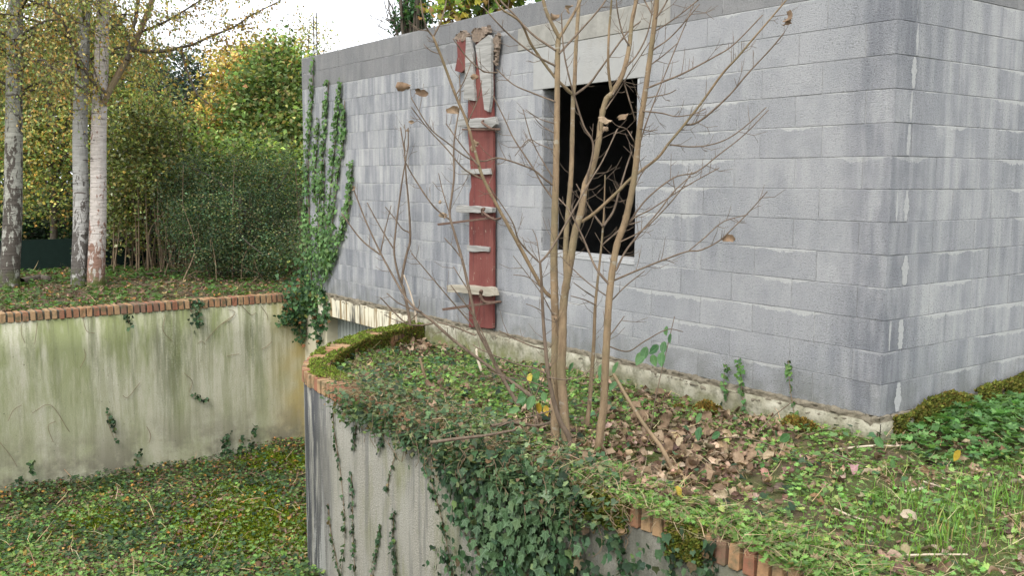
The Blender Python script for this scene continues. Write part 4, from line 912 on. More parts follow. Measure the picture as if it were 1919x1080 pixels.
# ---- driveway cover
m = 120000; x = RNG.uniform(-8.6, -3.4, m); y = RNG.uniform(-4.6, -.02, m); lim = np.interp(-x, -CURVE[:, 0], CURVE[:, 1]); kq = (y < lim-.02) | (x < -5.7); x, y = x[kq], y[kq]; P = np.stack([x, y, ramp_z(x, y)], -1); PX, PY = prj(P); patch = fbm(x*1.8+9, y*1.8+2)
mossy = np.maximum(ell(PX, PY, 470, 990, 170, 70), ell(PX, PY, 520, 870, 70, 18)); mossy = np.maximum(mossy, .6*ell(PX, PY, 190, 985, 90, 30))
up = lambda m, h: np.stack([np.zeros(m), np.zeros(m), RNG.uniform(0, h, m)], -1)
k = pick(.22*np.clip(patch*2.6-.7, .08, 1)*(1-mossy*.8)); m = len(k); d1 = cloud('a', IVYS, P[k]+up(m, .1), ground_frames(m, .4), RNG.uniform(.022, .052, m), palette(m, [(.03, .065, .028), (.05, .1, .04), (.09, .155, .055), (.12, .15, .05)], [2.5, 3, 1.6, 1]))
setp(obj('driveway_ivy', d1, M_LEAF), 'dark ivy carpeting the sunken driveway', 'ivy', kind='stuff')
k = pick(.34*np.clip(1.5-patch*1.8, .05, 1)*np.clip((PY-860)/150, .25, 1)*(1-mossy*.4)); m = len(k); d2 = cloud('a', HERB, P[k]+up(m, .09), ground_frames(m, .45), RNG.uniform(.016, .045, m), palette(m, *HERBC))
setp(obj('driveway_weeds', d2, M_LEAF), 'light green weeds on the near part of the sunken driveway', 'weeds', kind='stuff')
k = pick(.11*np.clip(1.9-fbm(P[:, 0]*2.6, P[:, 1]*2.6+40)*2.8, .1, 1)*(1-mossy*.6)); m = len(k); parts = [cloud('a', DLS[i], P[q]+up(len(q), .08), ground_frames(len(q), .5), RNG.uniform(.022, .06, len(q)), palette(len(q), [(.14, .09, .06), (.36, .18, .05), (.38, .27, .08), (.22, .15, .1)], [4, 1, .8, 2.5])) for i, q in enumerate(np.array_split(k, 4))]
setp(obj('driveway_leaf_litter', merge('driveway_leaf_litter', parts), M_DRYMASS), 'orange and brown fallen leaves scattered over the sunken driveway', 'leaf litter', kind='stuff')
k = pick(.006); m = len(k); setp(obj('driveway_straw', cloud('driveway_straw', STRAW, P[k]+up(m, .1), ground_frames(m, .25), RNG.uniform(.12, .35, m), palette(m, *STRC)), M_DRYMASS), 'thin dead stalks lying on the sunken driveway', 'straw', kind='stuff')
k = np.repeat(pick(mossy*.45), 6); m = len(k); moss('moss', P[k]+RNG.normal(0, .05, (m, 3))*np.array([1, 1, .12])+up(m, .03), np.array([0, 0, 1.]), RNG.uniform(.02, .04, m), palette(m, [(.13, .17, .012), (.09, .13, .012), (.17, .17, .02)], [3, 2, 1]), 'olive green moss patches on the sunken driveway')

# ---- woodland floor left
m = 60000; x = RNG.uniform(-16, -8.72, m); y = RNG.uniform(-4.6, 2.5, m); P = np.stack([x, y, left_z(x, y)], -1); PX, PY = prj(P); patch = fbm(x*1.4+2, y*1.4+6)
kq = ~((x > -8.6) & (y > -.05)); P, PX, PY, patch = P[kq], PX[kq], PY[kq], patch[kq]
k = pick(.26*np.clip(patch*2.4-.5, .12, 1)); m = len(k); setp(obj('woodland_weeds', cloud('woodland_weeds', HERB, P[k]+up(m, .05), ground_frames(m, .45), RNG.uniform(.03, .07, m), palette(m, [(.08, .16, .035), (.11, .2, .05), (.06, .11, .03)], [2, 2, 2])), M_LEAF), 'green weeds on the woodland floor under the birches', 'weeds', kind='stuff')
k = pick(.13); m = len(k); parts = [cloud('a', DLS[i], P[q]+up(len(q), .03), ground_frames(len(q), .5), RNG.uniform(.03, .07, len(q)), palette(len(q), [(.15, .105, .07), (.22, .15, .1), (.32, .17, .06), (.34, .27, .13)], [4, 3, .7, 1])) for i, q in enumerate(np.array_split(k, 4))]
setp(obj('woodland_leaf_litter', merge('woodland_leaf_litter', parts), M_DRYMASS), 'brown leaf litter on the ground under the birches', 'leaf litter', kind='stuff')
k = pick(.02); m = len(k); setp(obj('woodland_straw', cloud('woodland_straw', STRAW, P[k]+up(m, .05), ground_frames(m, .25), RNG.uniform(.1, .32, m), palette(m, *STRC)), M_DRYMASS), 'dead stalks strewn before the evergreen bush', 'straw', kind='stuff')
stick('fallen_log', [(40, 533), (75, 526), (92, 528)], .06, .05, M_DBARK, 'short dark log lying between the birch trunks', 'log', .03, left_z, 8)
stick('fallen_branch', [(272, 519), (305, 515), (345, 512)], .02, .012, M_TWIG, 'brown branch lying on the ground right of the birches', 'branch', .03, left_z)

# ------------------------------------------------------------------ bare saplings
class Plant:
    def __init__(s, name, label, base_px, zf, cat='sapling'):
        s.base = ground_at(*base_px, zf); s.dep0 = float((s.base-CAM) @ FW); s.root = setp(empty(name, tuple(s.base)), label, cat); s.known = []; s.tw = Tubes()
    def stroke(s, px, r0, r1, grad=0.0, name='branch', mat=None, first=False, twigs=.5, sides=7, dep=None):
        px = np.array(px, float); r0, r1 = r0*.7, r1*.68
        if dep is None:
            if first or not s.known: dep = s.dep0
            else:
                K = np.vstack(s.known); dep = K[np.argmin(np.hypot(K[:, 0]-px[0, 0], K[:, 1]-px[0, 1])), 2]
        Q = smooth_path(np.column_stack([px, np.zeros(len(px))]), 7)[:, :2]; L = np.concatenate([[0], np.cumsum(np.hypot(*np.diff(Q, axis=0).T))]); u = L/L[-1]
        D = dep + grad*L/330 + .015*np.sin(u*9+px[0, 0]); W = np.array([at(a, b, d) for (a, b), d in zip(Q, D)])
        W[:, 1] = np.minimum(W[:, 1], -.12)
        s.known.append(np.column_stack([Q, D])); R = np.interp(u, [0, 1], [r0, r1])*D/F_PX/2
        R = R*(1+.10*np.sin(L/9.0)**8); t = Tubes(); t.add(W, np.maximum(R, .0013), sides); o = obj(name, t.mesh(name), mat or (M_SAP if r0 > 9 else M_TWIG), s.root)
        n = int(L[-1]/21*twigs)
        for _ in range(n):
            i = random.randint(2, len(W)-2); tan = norm(W[i+1]-W[i-1]); a = norm(np.cross(tan, rdir(1)[0])); ln = random.uniform(.03, .17)*(1.3 if r0 > 9 else 1)
            d = norm(a*random.uniform(.7, 1.2)+tan*.7); p0 = W[i]; p1 = p0+d*ln*.55; p2 = p1+norm(d+np.array([0, 0, .5]))*ln*.5
            s.tw.add(np.array([p0, p1, p2]), [.0019, .0014, .001], 4)
            if random.random() < .4: s.tw.add(np.array([p1, p1+norm(d+rdir(1)[0]*.8)*ln*.4]), [.0015, .001], 4)
        return o
    def finish(s):
        if s.tw.n: setp(obj('twig', s.tw.mesh('twig'), M_TWIG, s.root), kind='stuff')
    def leaf(s, px, py, size, mat=M_DRY, name='dry_leaf', tpl=None):
        K = np.vstack(s.known); d = K[np.argmin(np.hypot(K[:, 0]-px, K[:, 1]-py)), 2]; o = obj(name, tpl or random.choice(dl_me), None, s.root, False)
        q = K[np.argmin(np.hypot(K[:, 0]-px, K[:, 1]-py))]; s.tw.add(np.array([at(q[0], q[1], q[2]), at((q[0]+px)/2, (q[1]+py)/2+2, q[2]), at(px, py, d)]), [.0016, .0012, .001], 4)
        o.location = Vector(at(px, py, d))-s.root.location; o.scale = (size,)*3; o.rotation_euler = (random.uniform(-.8, .8), random.uniform(1.0, 2.2), random.uniform(0, 6.3))
        return o
A_ = Plant('bare_sapling', 'tall bare many stemmed sapling in the planter before the black window', (1052, 838), soil)
A_.stroke([(1041, 832), (1040, 760), (1040, 700), (1041, 615), (1039, 552), (1038, 476), (1040, 394), (1042, 315), (1044, 189), (1045, 94), (1047, 69)], 25, 14, .05, 'stem', M_SAP, True, .5, 9)
A_.stroke([(1047, 69), (1030, 35), (1020, 8), (1008, -60), (1000, -160)], 11, 5, -.1, 'stem', M_SAP)
A_.stroke([(1047, 72), (1066, 41), (1088, 0), (1110, -60), (1125, -150)], 9, 4, .15, 'stem', M_SAP)
A_.stroke([(1062, 836), (1057, 770), (1052, 700), (1054, 640), (1055, 583), (1060, 539), (1069, 489), (1077, 438), (1088, 401), (1097, 347), (1110, 315), (1121, 268), (1126, 227), (1135, 189), (1146, 176)], 26, 15, .1, 'stem', M_SAP, True, .5, 9, 5.55)
A_.stroke([(1146, 176), (1167, 138), (1179, 88), (1184, 41), (1192, 0), (1200, -80)], 14, 9, .2, 'stem', M_SAP)
A_.stroke([(1146, 174), (1140, 126), (1141, 63), (1146, 0), (1148, -70)], 8, 4, -.2, 'stem', M_SAP)
A_.stroke([(1062, 530), (1060, 489), (1061, 442), (1066, 379), (1071, 315), (1074, 189), (1077, 151), (1079, 94), (1083, 31), (1085, 0), (1088, -90)], 15, 9, .35, 'stem', M_SAP)
A_.stroke([(1122, 840), (1126, 800), (1131, 765), (1134, 700), (1137, 640), (1141, 568), (1148, 505), (1157, 457), (1173, 410), (1189, 331), (1198, 246), (1209, 173), (1220, 94), (1228, 31), (1231, 0), (1236, -90)], 22, 12, -.12, 'stem', M_SAP, True, .5, 9, 5.5)
A_.stroke([(1100, 800), (1105, 755), (1109, 700), (1113, 640), (1116, 568), (1126, 473), (1130, 426), (1132, 394), (1134, 328)], 13, 3, .1, 'stem', M_SAP, True, .7, 7, 6.0)
A_.stroke([(1069, 850), (1066, 820), (1049, 789), (1036, 746), (1027, 700), (1022, 650), (1018, 600), (1015, 536), (1012, 492)], 14, 7, -.12, 'stem', M_TWIG, True, .6, 7, 5.5)
B = [([(1012, 492), (1005, 487), (974, 453), (962, 420), (947, 394), (915, 347)], 5, 2.5, -.3), ([(1012, 492), (1031, 470), (1066, 410), (1107, 338), (1129, 302), (1157, 242)], 6, 3.5, .2), ([(1012, 492), (1006, 450), (998, 430)], 3, 2, .1),
 ([(1038, 561), (1016, 539), (971, 457), (940, 401), (906, 335), (893, 293), (875, 229), (854, 179), (828, 109), (812, 69)], 11, 7, -.15), ([(812, 69), (799, 50), (790, 14), (785, -40)], 5, 3, -.2), ([(812, 69), (826, 40), (836, 3), (842, -40)], 5, 3, .2),
 ([(1090, 416), (1116, 398), (1160, 357), (1182, 335), (1231, 297), (1253, 269), (1283, 233), (1317, 189), (1353, 139), (1383, 106), (1410, 74), (1453, 24), (1490, -20)], 10, 4, -.25), ([(1283, 234), (1303, 231), (1328, 214), (1367, 178), (1400, 139), (1442, 94), (1469, 62)], 6, 3.5, -.2), ([(1256, 271), (1292, 275), (1328, 272), (1361, 261), (1394, 239), (1436, 201)], 4.5, 2.5, .1),
 ([(1210, 166), (1250, 150), (1283, 136), (1339, 106), (1375, 83), (1429, 28)], 6, 3, .1), ([(1223, 93), (1250, 75), (1275, 50), (1311, 7)], 4.5, 2.5, -.2), ([(1218, 122), (1245, 102), (1269, 81)], 4, 2.5, .2), ([(1208, 184), (1250, 176), (1267, 168)], 4, 2.5, 0), ([(1204, 208), (1240, 212), (1267, 218), (1297, 214), (1322, 204)], 4.5, 2.5, -.2), ([(1198, 240), (1215, 245), (1232, 243)], 3, 2, .1),
 ([(1141, 533), (1116, 501), (1091, 442), (1066, 394), (1047, 372)], 7, 3.5, .25), ([(1154, 508), (1173, 470), (1201, 435), (1233, 398), (1262, 360), (1294, 330)], 6, 3, .2), ([(1150, 526), (1192, 508), (1239, 489), (1286, 472), (1313, 469), (1347, 452), (1374, 427), (1402, 399), (1438, 359)], 6, 2.5, -.3), ([(1291, 470), (1319, 447), (1355, 416), (1402, 402)], 3.5, 2.5, 0),
 ([(1145, 565), (1173, 536), (1208, 508)], 4, 2.5, .1), ([(1160, 445), (1180, 416), (1213, 372), (1263, 333), (1305, 322), (1347, 290), (1394, 253), (1440, 206)], 5, 2.5, .25), ([(1163, 440), (1185, 411), (1222, 391), (1286, 349), (1347, 315)], 4, 2.5, -.1), ([(1160, 455), (1202, 433), (1236, 402), (1272, 361), (1297, 322)], 4.5, 2.5, -.25), ([(1170, 415), (1180, 380), (1200, 330), (1225, 300)], 4, 2.5, .2),
 ([(1041, 94), (997, 63), (959, 22), (940, 3), (925, -20)], 7, 4.5, .2), ([(1072, 176), (1038, 142), (997, 85), (975, 41), (940, 16), (920, -15)], 9, 5, -.3), ([(1040, 123), (1000, 101), (959, 69), (930, 40), (905, 12)], 6, 3.5, -.2), ([(1042, 191), (998, 174), (962, 158), (931, 130)], 5, 3, .2), ([(1040, 232), (1010, 222), (985, 205)], 3.5, 2, -.2), ([(1040, 250), (1015, 235), (1000, 218)], 3, 2, .2), ([(1040, 282), (1010, 270), (990, 262), (965, 292)], 3, 2, .1),
 ([(1040, 350), (1020, 335), (999, 318), (963, 304), (932, 296), (906, 302), (877, 296), (838, 267), (805, 239), (771, 184)], 5.5, 3, -.25), ([(906, 337), (870, 317), (838, 280), (802, 241), (771, 201)], 4.5, 3, -.1), ([(897, 311), (867, 275), (836, 232)], 4.5, 3, .1), ([(1038, 375), (1016, 345), (999, 315), (963, 260), (947, 226), (924, 179)], 5, 3, .2), ([(876, 231), (896, 184), (903, 151)], 3.5, 2.5, -.2), ([(854, 179), (870, 151), (883, 118)], 3.5, 2.5, .2), ([(932, 136), (906, 133), (877, 109), (849, 72)], 4.5, 3, -.2), ([(1040, 340), (1000, 270), (980, 205)], 4, 2.5, -.1),
 ([(1074, 180), (1104, 157), (1123, 132), (1141, 107), (1176, 60), (1200, 40)], 7, 4, .1), ([(1098, 345), (1112, 274), (1094, 236), (1079, 189), (1066, 142), (1056, 91), (1052, 25)], 6.5, 3.5, -.2), ([(1048, 100), (1082, 63), (1116, 25), (1135, 0), (1150, -30)], 6, 4, .3), ([(1173, 126), (1195, 100), (1214, 60), (1226, 0)], 5, 3, .2), ([(1179, 85), (1167, 63), (1157, 19), (1154, -20)], 5, 3, -.2), ([(1223, 28), (1208, 0), (1195, -30)], 5, 3, .1), ([(1229, 34), (1245, 10), (1265, -30)], 5, 3, -.1), ([(1225, 60), (1270, 30), (1320, -10)], 4, 3, .2),
 ([(1190, 300), (1208, 240), (1230, 180), (1262, 100), (1300, 8)], 4.5, 2.5, .35), ([(1135, 205), (1165, 160), (1190, 120), (1230, 60)], 4, 2.5, .3), ([(1148, 178), (1165, 150), (1180, 190), (1190, 225)], 4.5, 3.5, .3), ([(1190, 268), (1175, 243), (1160, 237)], 3.5, 2.5, -.2), ([(1055, 640), (1040, 600), (1020, 560), (1000, 530), (962, 480)], 3.5, 2, -.15), ([(1015, 540), (990, 520), (962, 515)], 3, 2, .1), ([(1018, 585), (1000, 575), (986, 570)], 3, 2, .1),
 ([(1134, 640), (1150, 620), (1170, 593)], 4, 2.5, .1), ([(1118, 560), (1095, 545), (1075, 530)], 4, 2.5, -.1), ([(1116, 572), (1095, 562), (1070, 555)], 4, 2.5, .2), ([(1145, 560), (1122, 545), (1090, 520), (1050, 480)], 4, 2.5, .2), ([(1130, 425), (1115, 405), (1100, 380), (1080, 345)], 6, 3, .2), ([(1131, 424), (1150, 395), (1160, 360), (1175, 310), (1184, 285)], 7, 4, .2), ([(1128, 460), (1145, 445), (1170, 425), (1200, 415)], 5, 3, .1),
 ([(1022, 700), (1000, 690), (960, 680), (900, 655), (886, 646)], 5, 3, -.15), ([(1030, 730), (990, 715), (940, 705), (905, 690)], 3.5, 2.5, -.2), ([(1028, 708), (1060, 712), (1090, 705), (1110, 690)], 4, 2.5, -.2), ([(1020, 655), (1000, 650), (975, 640), (935, 620)], 4.5, 3, -.2), ([(1035, 770), (1000, 780), (960, 790), (935, 800)], 4, 3, -.1)]
for px, r0, r1, g in B: A_.stroke(px, r0*.98, r1*1.0, g, 'branch', M_TWIG if r0 < 8 else M_SAP, False, .8, 6)
for (x, y, s_) in [(1060, 12, .085), (1048, 30, .06), (1146, 226, .075), (1140, 240, .05), (1176, 214, .07), (1481, 38, .1), (1470, 46, .06), (1354, 449, .065), (768, 162, .08), (780, 173, .07), (838, 208, .075), (884, 278, .075), (897, 269, .045), (897, 144, .05), (1035, 592, .035), (838, 405, .04)]: A_.leaf(x, y, s_)
A_.finish()
B_ = Plant('bare_sapling', 'slender bare sapling leaning left from the middle of the planter', (985, 772), soil)
B_.stroke([(975, 770), (970, 758), (947, 718), (930, 687), (913, 653), (893, 613), (885, 570), (878, 538), (866, 486), (851, 434), (843, 403), (847, 365), (851, 330), (851, 267), (862, 190), (861, 140)], 11, 3, .1, 'stem', M_TWIG, True, .8)
B_.stroke([(1000, 748), (978, 730), (947, 708), (930, 697), (897, 673), (863, 648), (843, 632), (813, 605), (774, 574), (753, 547), (729, 504), (713, 474), (687, 418), (663, 356)], 10, 3.5, .3, 'stem', M_TWIG, True, .8)
for px, r0, r1, g in [([(843, 412), (811, 385), (774, 330), (758, 300)], 4.5, 3, -.1), ([(713, 478), (677, 449), (640, 400)], 4.5, 3, .2), ([(811, 607), (781, 610), (756, 602), (713, 558)], 4.5, 3, -.2), ([(891, 629), (854, 614), (820, 604)], 4.5, 3, .1), ([(933, 690), (891, 599), (845, 535)], 4.5, 3, -.3), ([(886, 611), (829, 544), (771, 475)], 4, 2.5, -.2), ([(713, 474), (722, 430), (733, 385)], 3.5, 2, .1), ([(866, 486), (850, 465), (833, 446)], 3.5, 2, .1), ([(878, 545), (862, 520), (850, 500)], 3.5, 2, .1), ([(843, 403), (830, 360), (822, 325)], 3, 2, .2), ([(930, 690), (960, 700), (1000, 712)], 3, 2, -.1), ([(790, 585), (750, 570), (725, 550)], 3.5, 2.5, .1)]: B_.stroke(px, r0*1.1, r1*1.1, g, 'branch', M_TWIG, False, .9, 6)
B_.leaf(664, 350, .05); B_.leaf(837, 402, .06); B_.leaf(828, 377, .04); B_.finish()
C_ = Plant('bare_sapling', 'small forked bare sapling growing by the mossy planter bend', (772, 645), soil)
C_.stroke([(772, 645), (771, 630), (766, 590), (757, 544), (753, 526), (762, 477), (774, 437), (778, 380), (779, 330), (784, 285), (772, 240)], 9, 3, .1, 'stem', M_TWIG, True, .8)
C_.stroke([(757, 540), (748, 520), (739, 477), (741, 437), (748, 380), (755, 330), (763, 285), (770, 240)], 6, 3, -.1, 'stem', M_TWIG, False, .8)
for px, r0, r1, g in [([(774, 437), (755, 430), (740, 410), (722, 388)], 4, 2.5, .1), ([(740, 470), (715, 430), (688, 380)], 4, 2.5, .2), ([(784, 285), (795, 260), (800, 235)], 3, 2, .1), ([(770, 600), (790, 580), (800, 560)], 3, 2, .1), ([(768, 610), (740, 600), (720, 590)], 3, 2, -.1)]: C_.stroke(px, r0, r1, g, 'branch', M_TWIG, False, .9, 6)
for (x, y, s_, mt) in [(766, 228, .06, M_DRY), (772, 240, .05, M_DRY), (764, 243, .05, M_DRY), (780, 226, .07, M_YEL)]:
    o = C_.leaf(x, y, s_);
    if mt is M_YEL: o.data = o.data.copy(); o.data.materials.clear(); o.data.materials.append(M_YEL)
C_.finish()
def pole(name, px, r, base, mat, label, cat, g=0.0, zf=soil):
    b = ground_at(*base, zf); dep = float((b-CAM) @ FW); W = [at(x, y, dep+g*i) for i, (x, y) in enumerate(px)]; W = smooth_path(W, 6); t = Tubes(); t.add(W, np.linspace(r[0], r[1], len(W)), 8); return setp(obj(name, t.mesh(name), mat), label, cat)
pole('leaning_stick', [(1268, 897), (1240, 841), (1208, 798), (1179, 752), (1150, 702)], (.013, .009), (1266, 892), M_SAP, 'thick pale stick stuck slanting into the brown leaf pile', 'stick', .06)
pole('bleached_cane', [(784, 645), (779, 590), (770, 552), (757, 516)], (.012, .007), (784, 642), M_STICK, 'thin bleached white cane standing by the mossy planter bend', 'stick', -.03)
pole('cut_stump', [(838, 705), (834, 688)], (.018, .017), (838, 705), M_SAP, 'small cut stub standing in the ivy of the bed', 'stick'); pole('cut_cane', [(905, 705), (895, 672), (893, 655)], (.012, .01), (904, 704), M_STICK, 'short upright tan cane among the weeds of the bed', 'stick'); pole('cut_cane', [(800, 718), (792, 690), (787, 672)], (.012, .01), (800, 718), M_SAP, 'reddish cane stub leaning in the left of the bed', 'stick')
# ---- brambles: canes with large leaves
ovme = mesh_np('leaf', *OVAL); ovme.materials.append(M_BRAM); yeme = mesh_np('leaf', *OVAL); yeme.materials.append(M_YEL)
def bramble(label, canes, leaves, base, sizes=(.06, .09)):
    b = ground_at(*base, soil); dep = float((b-CAM) @ FW); root = setp(empty('bramble', tuple(b)), label, 'bramble')
    for c in canes:
        W = smooth_path([at(x, y, dep+.03*math.sin(i*1.7)) for i, (x, y) in enumerate(c)], 6); t = Tubes(); t.add(W, np.linspace(.0045, .0025, len(W)), 5); obj('cane', t.mesh('cane'), M_TWIG, root)
    for (x, y, yel) in leaves:
        o = obj('leaf', yeme if yel else ovme, None, root, False); o.location = Vector(at(x, y, dep+random.uniform(-.06, .06)))-root.location; sc_ = random.uniform(*sizes)*1.1; o.scale = (sc_,)*3
        # blades droop and face outwards from the wall
        d = np.array([random.gauss(0, .5), random.gauss(-.2, .3), -random.uniform(.3, 1)]); n = np.array([random.gauss(.3, .35), -1, random.uniform(.3, 1.0)]); Fm = frames(d[None], n[None])[0]; o.rotation_euler = Matrix(Fm.tolist()).to_euler()
bramble('bramble with drooping green leaves left of the sapling stems', [[(1010, 815), (1005, 770), (990, 720), (975, 690)], [(1005, 800), (1000, 760), (1020, 700), (1030, 670)]], [(1000, 742, 0), (978, 735, 0), (990, 704, 0), (973, 765, 0), (1018, 735, 0), (1010, 755, 1), (993, 700, 1), (985, 745, 0), (960, 720, 0), (1022, 760, 1), (1000, 690, 0)], (1008, 812))
bramble('bramble cane with broad green leaves right of the sapling against the blocks', [[(1139, 862), (1204, 844), (1222, 790), (1230, 740), (1264, 594)], [(1139, 649), (1176, 659), (1208, 640), (1250, 618), (1280, 622)]], [(1245, 640, 0), (1240, 660, 0), (1222, 665, 0), (1212, 650, 0), (1208, 668, 0), (1248, 612, 0), (1256, 625, 0), (1135, 680, 0), (1158, 678, 0), (1140, 695, 0), (1155, 715, 0), (1075, 680, 0), (1050, 715, 0), (1235, 648, 0), (1205, 660, 0)], (1200, 846))
bramble('trailing bramble with dull green leaves over the right of the leaf pile', [[(1300, 830), (1340, 822), (1400, 822), (1460, 842), (1530, 880)], [(1420, 810), (1450, 780), (1490, 750)]], [(1420, 840, 0), (1432, 858, 0), (1462, 862, 0), (1480, 872, 0), (1486, 888, 0), (1455, 808, 0), (1480, 815, 0), (1315, 775, 0), (1312, 800, 0), (1350, 812, 0)], (1340, 860), (.06, .085))
bramble('trailing bramble with dark bluish leaves on the open lawn', [[(1560, 850), (1620, 872), (1700, 890), (1790, 905), (1880, 898)]], [(1780, 885, 0), (1800, 845, 1), (1672, 860, 0), (1615, 880, 0), (1890, 895, 0), (1860, 905, 0), (1580, 895, 0), (1535, 915, 0), (1640, 820, 0)], (1700, 890), (.05, .08))

# ------------------------------------------------------------------ birches and the trees behind
fwh = norm(np.array([FW[0], FW[1], 0])); rth = norm(np.array([RT[0], RT[1], 0]))
YEL = ([(.38, .27, .08), (.48, .38, .13), (.33, .35, .13), (.2, .26, .09), (.4, .22, .07)], [2, 2.5, 3, 3.4, .9])
def birch(base_px, path, r0, label, seed, nl, zlo, bark_):
    rr = random.Random(seed); b = ground_at(*base_px, left_z); dep = float((b-CAM) @ FW); root = setp(empty('birch_tree', tuple(b)), label, 'tree')
    W = [b-np.array([0, 0, .1])]+[at(x, y, dep+.02*i) for i, (x, y) in enumerate(path)]
    up_ = norm(W[-1]-W[-2]); 
    for i in range(1, 5): W.append(W[-1]+(up_*.6+np.array([rr.gauss(0, .05), rr.gauss(0, .05), .9]))*1.0)
    W = smooth_path(W, 8); u = np.linspace(0, 1, len(W)); R = r0*(1-.55*u)*(1+.35*np.exp(-u*40)); t = Tubes(); t.add(W, R, 14); obj('trunk', t.mesh('trunk'), bark_, root)
    br = Tubes(); leaves = []
    for i in range(nl):
        z = rr.uniform(zlo, 7.5); k = int(np.argmin(np.abs(W[:, 2]-z))); a = rr.uniform(0, 2*math.pi); d = np.array([math.cos(a), math.sin(a), 0]); L = rr.uniform(.9, 2.2)
        pts = [W[k]]; 
        for j in range(6): pts.append(pts[-1]+(d*1.0+np.array([rr.gauss(0, .15), rr.gauss(0, .15), .55-.22*j]))*L/6)
        Pb = smooth_path(pts, 4); br.add(Pb, np.linspace(.02, .004, len(Pb)), 5)
        for q in range(13):
            s0 = Pb[rr.randint(4, len(Pb)-1)]; tw = [s0]; dv = np.array([rr.gauss(0, .5), rr.gauss(0, .5), -.2]); ln = rr.uniform(.4, 1.3)
            for j in range(5): tw.append(tw[-1]+norm(dv+np.array([0, 0, -.35*j]))*ln/5)
            tw = np.array(tw); br.add(tw, [.004, .003, .0025, .002, .002, .0015], 4)
            n = int(ln*26); uu = RNG.random(n)*4.99; ii = uu.astype(int); leaves.append(tw[ii]+(tw[ii+1]-tw[ii])*(uu-ii)[:, None]+RNG.normal(0, .04, (n, 3)))
    Lp = np.vstack(leaves); m = len(Lp); setp(obj('crown', cloud('crown', KITE, Lp, frames(np.array([0, 0, -.8])+RNG.normal(0, .7, (m, 3)), rdir(m)), RNG.uniform(.035, .058, m), palette(m, *YEL)), M_LEAF, root), kind='stuff'); setp(obj('branch', br.mesh('branch'), M_DBARK, root), kind='stuff')
    return root, dep
def limb(root, dep, px, r0, r1, g, mat, twn=0, spread=.5):
    Q = smooth_path([at(x, y, dep+g*i) for i, (x, y) in enumerate(px)], 6); t = Tubes(); t.add(Q, np.linspace(r0, r1, len(Q)), 7); obj('branch', t.mesh('branch'), mat, root)
    if twn:
        br = Tubes(); Ls = []
        for _ in range(twn):
            s0 = Q[random.randint(3, len(Q)-1)]; dv = np.array([random.gauss(0, spread), random.gauss(0, spread), random.uniform(-.5, .4)]); tw = [s0]; ln = random.uniform(.2, .75)
            for j in range(4): tw.append(tw[-1]+norm(dv+np.array([0, 0, -.2*j]))*ln/4)
            tw = np.array(tw); br.add(tw, [.004, .003, .002, .002, .0015], 4); n = int(ln*22); uu = RNG.random(n)*3.99; ii = uu.astype(int); Ls.append(tw[ii]+(tw[ii+1]-tw[ii])*(uu-ii)[:, None]+RNG.normal(0, .03, (n, 3)))
        Lp = np.vstack(Ls); m = len(Lp); setp(obj('twig', br.mesh('twig'), M_DBARK, root), kind='stuff'); setp(obj('leaf_mass', cloud('leaf_mass', KITE, Lp, frames(np.array([0, 0, -.8])+RNG.normal(0, .7, (m, 3)), rdir(m)), RNG.uniform(.035, .055, m), palette(m, [(.3, .22, .06), (.38, .26, .06), (.2, .2, .07), (.3, .14, .04)], [2, 2, 2, 1])), M_LEAF, root), kind='stuff')
birch((20, 542), [(18, 520), (24, 400), (26, 250), (27, 120), (30, 0)], .135, 'dark mottled birch trunk at the left edge of the photo', 3, 44, 2.3, BIRCHES[0])
birch((150, 537), [(149, 520), (152, 400), (150, 250), (154, 120), (158, 0)], .12, 'grey white birch, left one of the close pair', 5, 26, 2.7, BIRCHES[1])
r3, dp3 = birch((182, 538), [(180, 520), (184, 400), (185, 250), (190, 120), (194, 0)], .125, 'pinkish white birch with peeling brown bark, right one of the pair', 8, 30, 2.6, BIRCHES[2])
limb(r3, dp3, [(192, 196), (210, 160), (240, 108), (262, 60), (285, 0), (300, -50)], .05, .035, .1, M_SAP, 0)
limb(r3, dp3, [(238, 112), (245, 70), (256, 25), (262, -20)], .03, .02, .05, M_DBARK, 12)
limb(r3, dp3+.2, [(240, 92), (296, 96), (332, 90), (366, 81), (393, 68), (438, 50), (471, 28), (527, 0)], .028, .008, -.03, M_DBARK, 62, .7)
limb(r3, dp3+.3, [(262, 60), (310, 40), (360, 10), (420, -30)], .02, .008, -.03, M_DBARK, 60, .8)
limb(r3, dp3+.2, [(340, 92), (346, 119), (357, 150), (371, 178), (391, 194)], .016, .009, .02, M_DBARK, 5, .5)
limb(r3, dp3-.15, [(200, 174), (182, 163), (166, 140), (145, 104), (130, 67), (114, 34), (89, 3), (70, -30)], .03, .018, -.05, M_DBARK, 14)
limb(r3, dp3-.15, [(190, 188), (186, 165), (175, 125), (165, 105)], .016, .008, -.03, M_DBARK, 5)
limb(r3, dp3-.15, [(170, 178), (145, 160), (120, 140), (70, 115)], .02, .01, -.05, M_DBARK, 14)

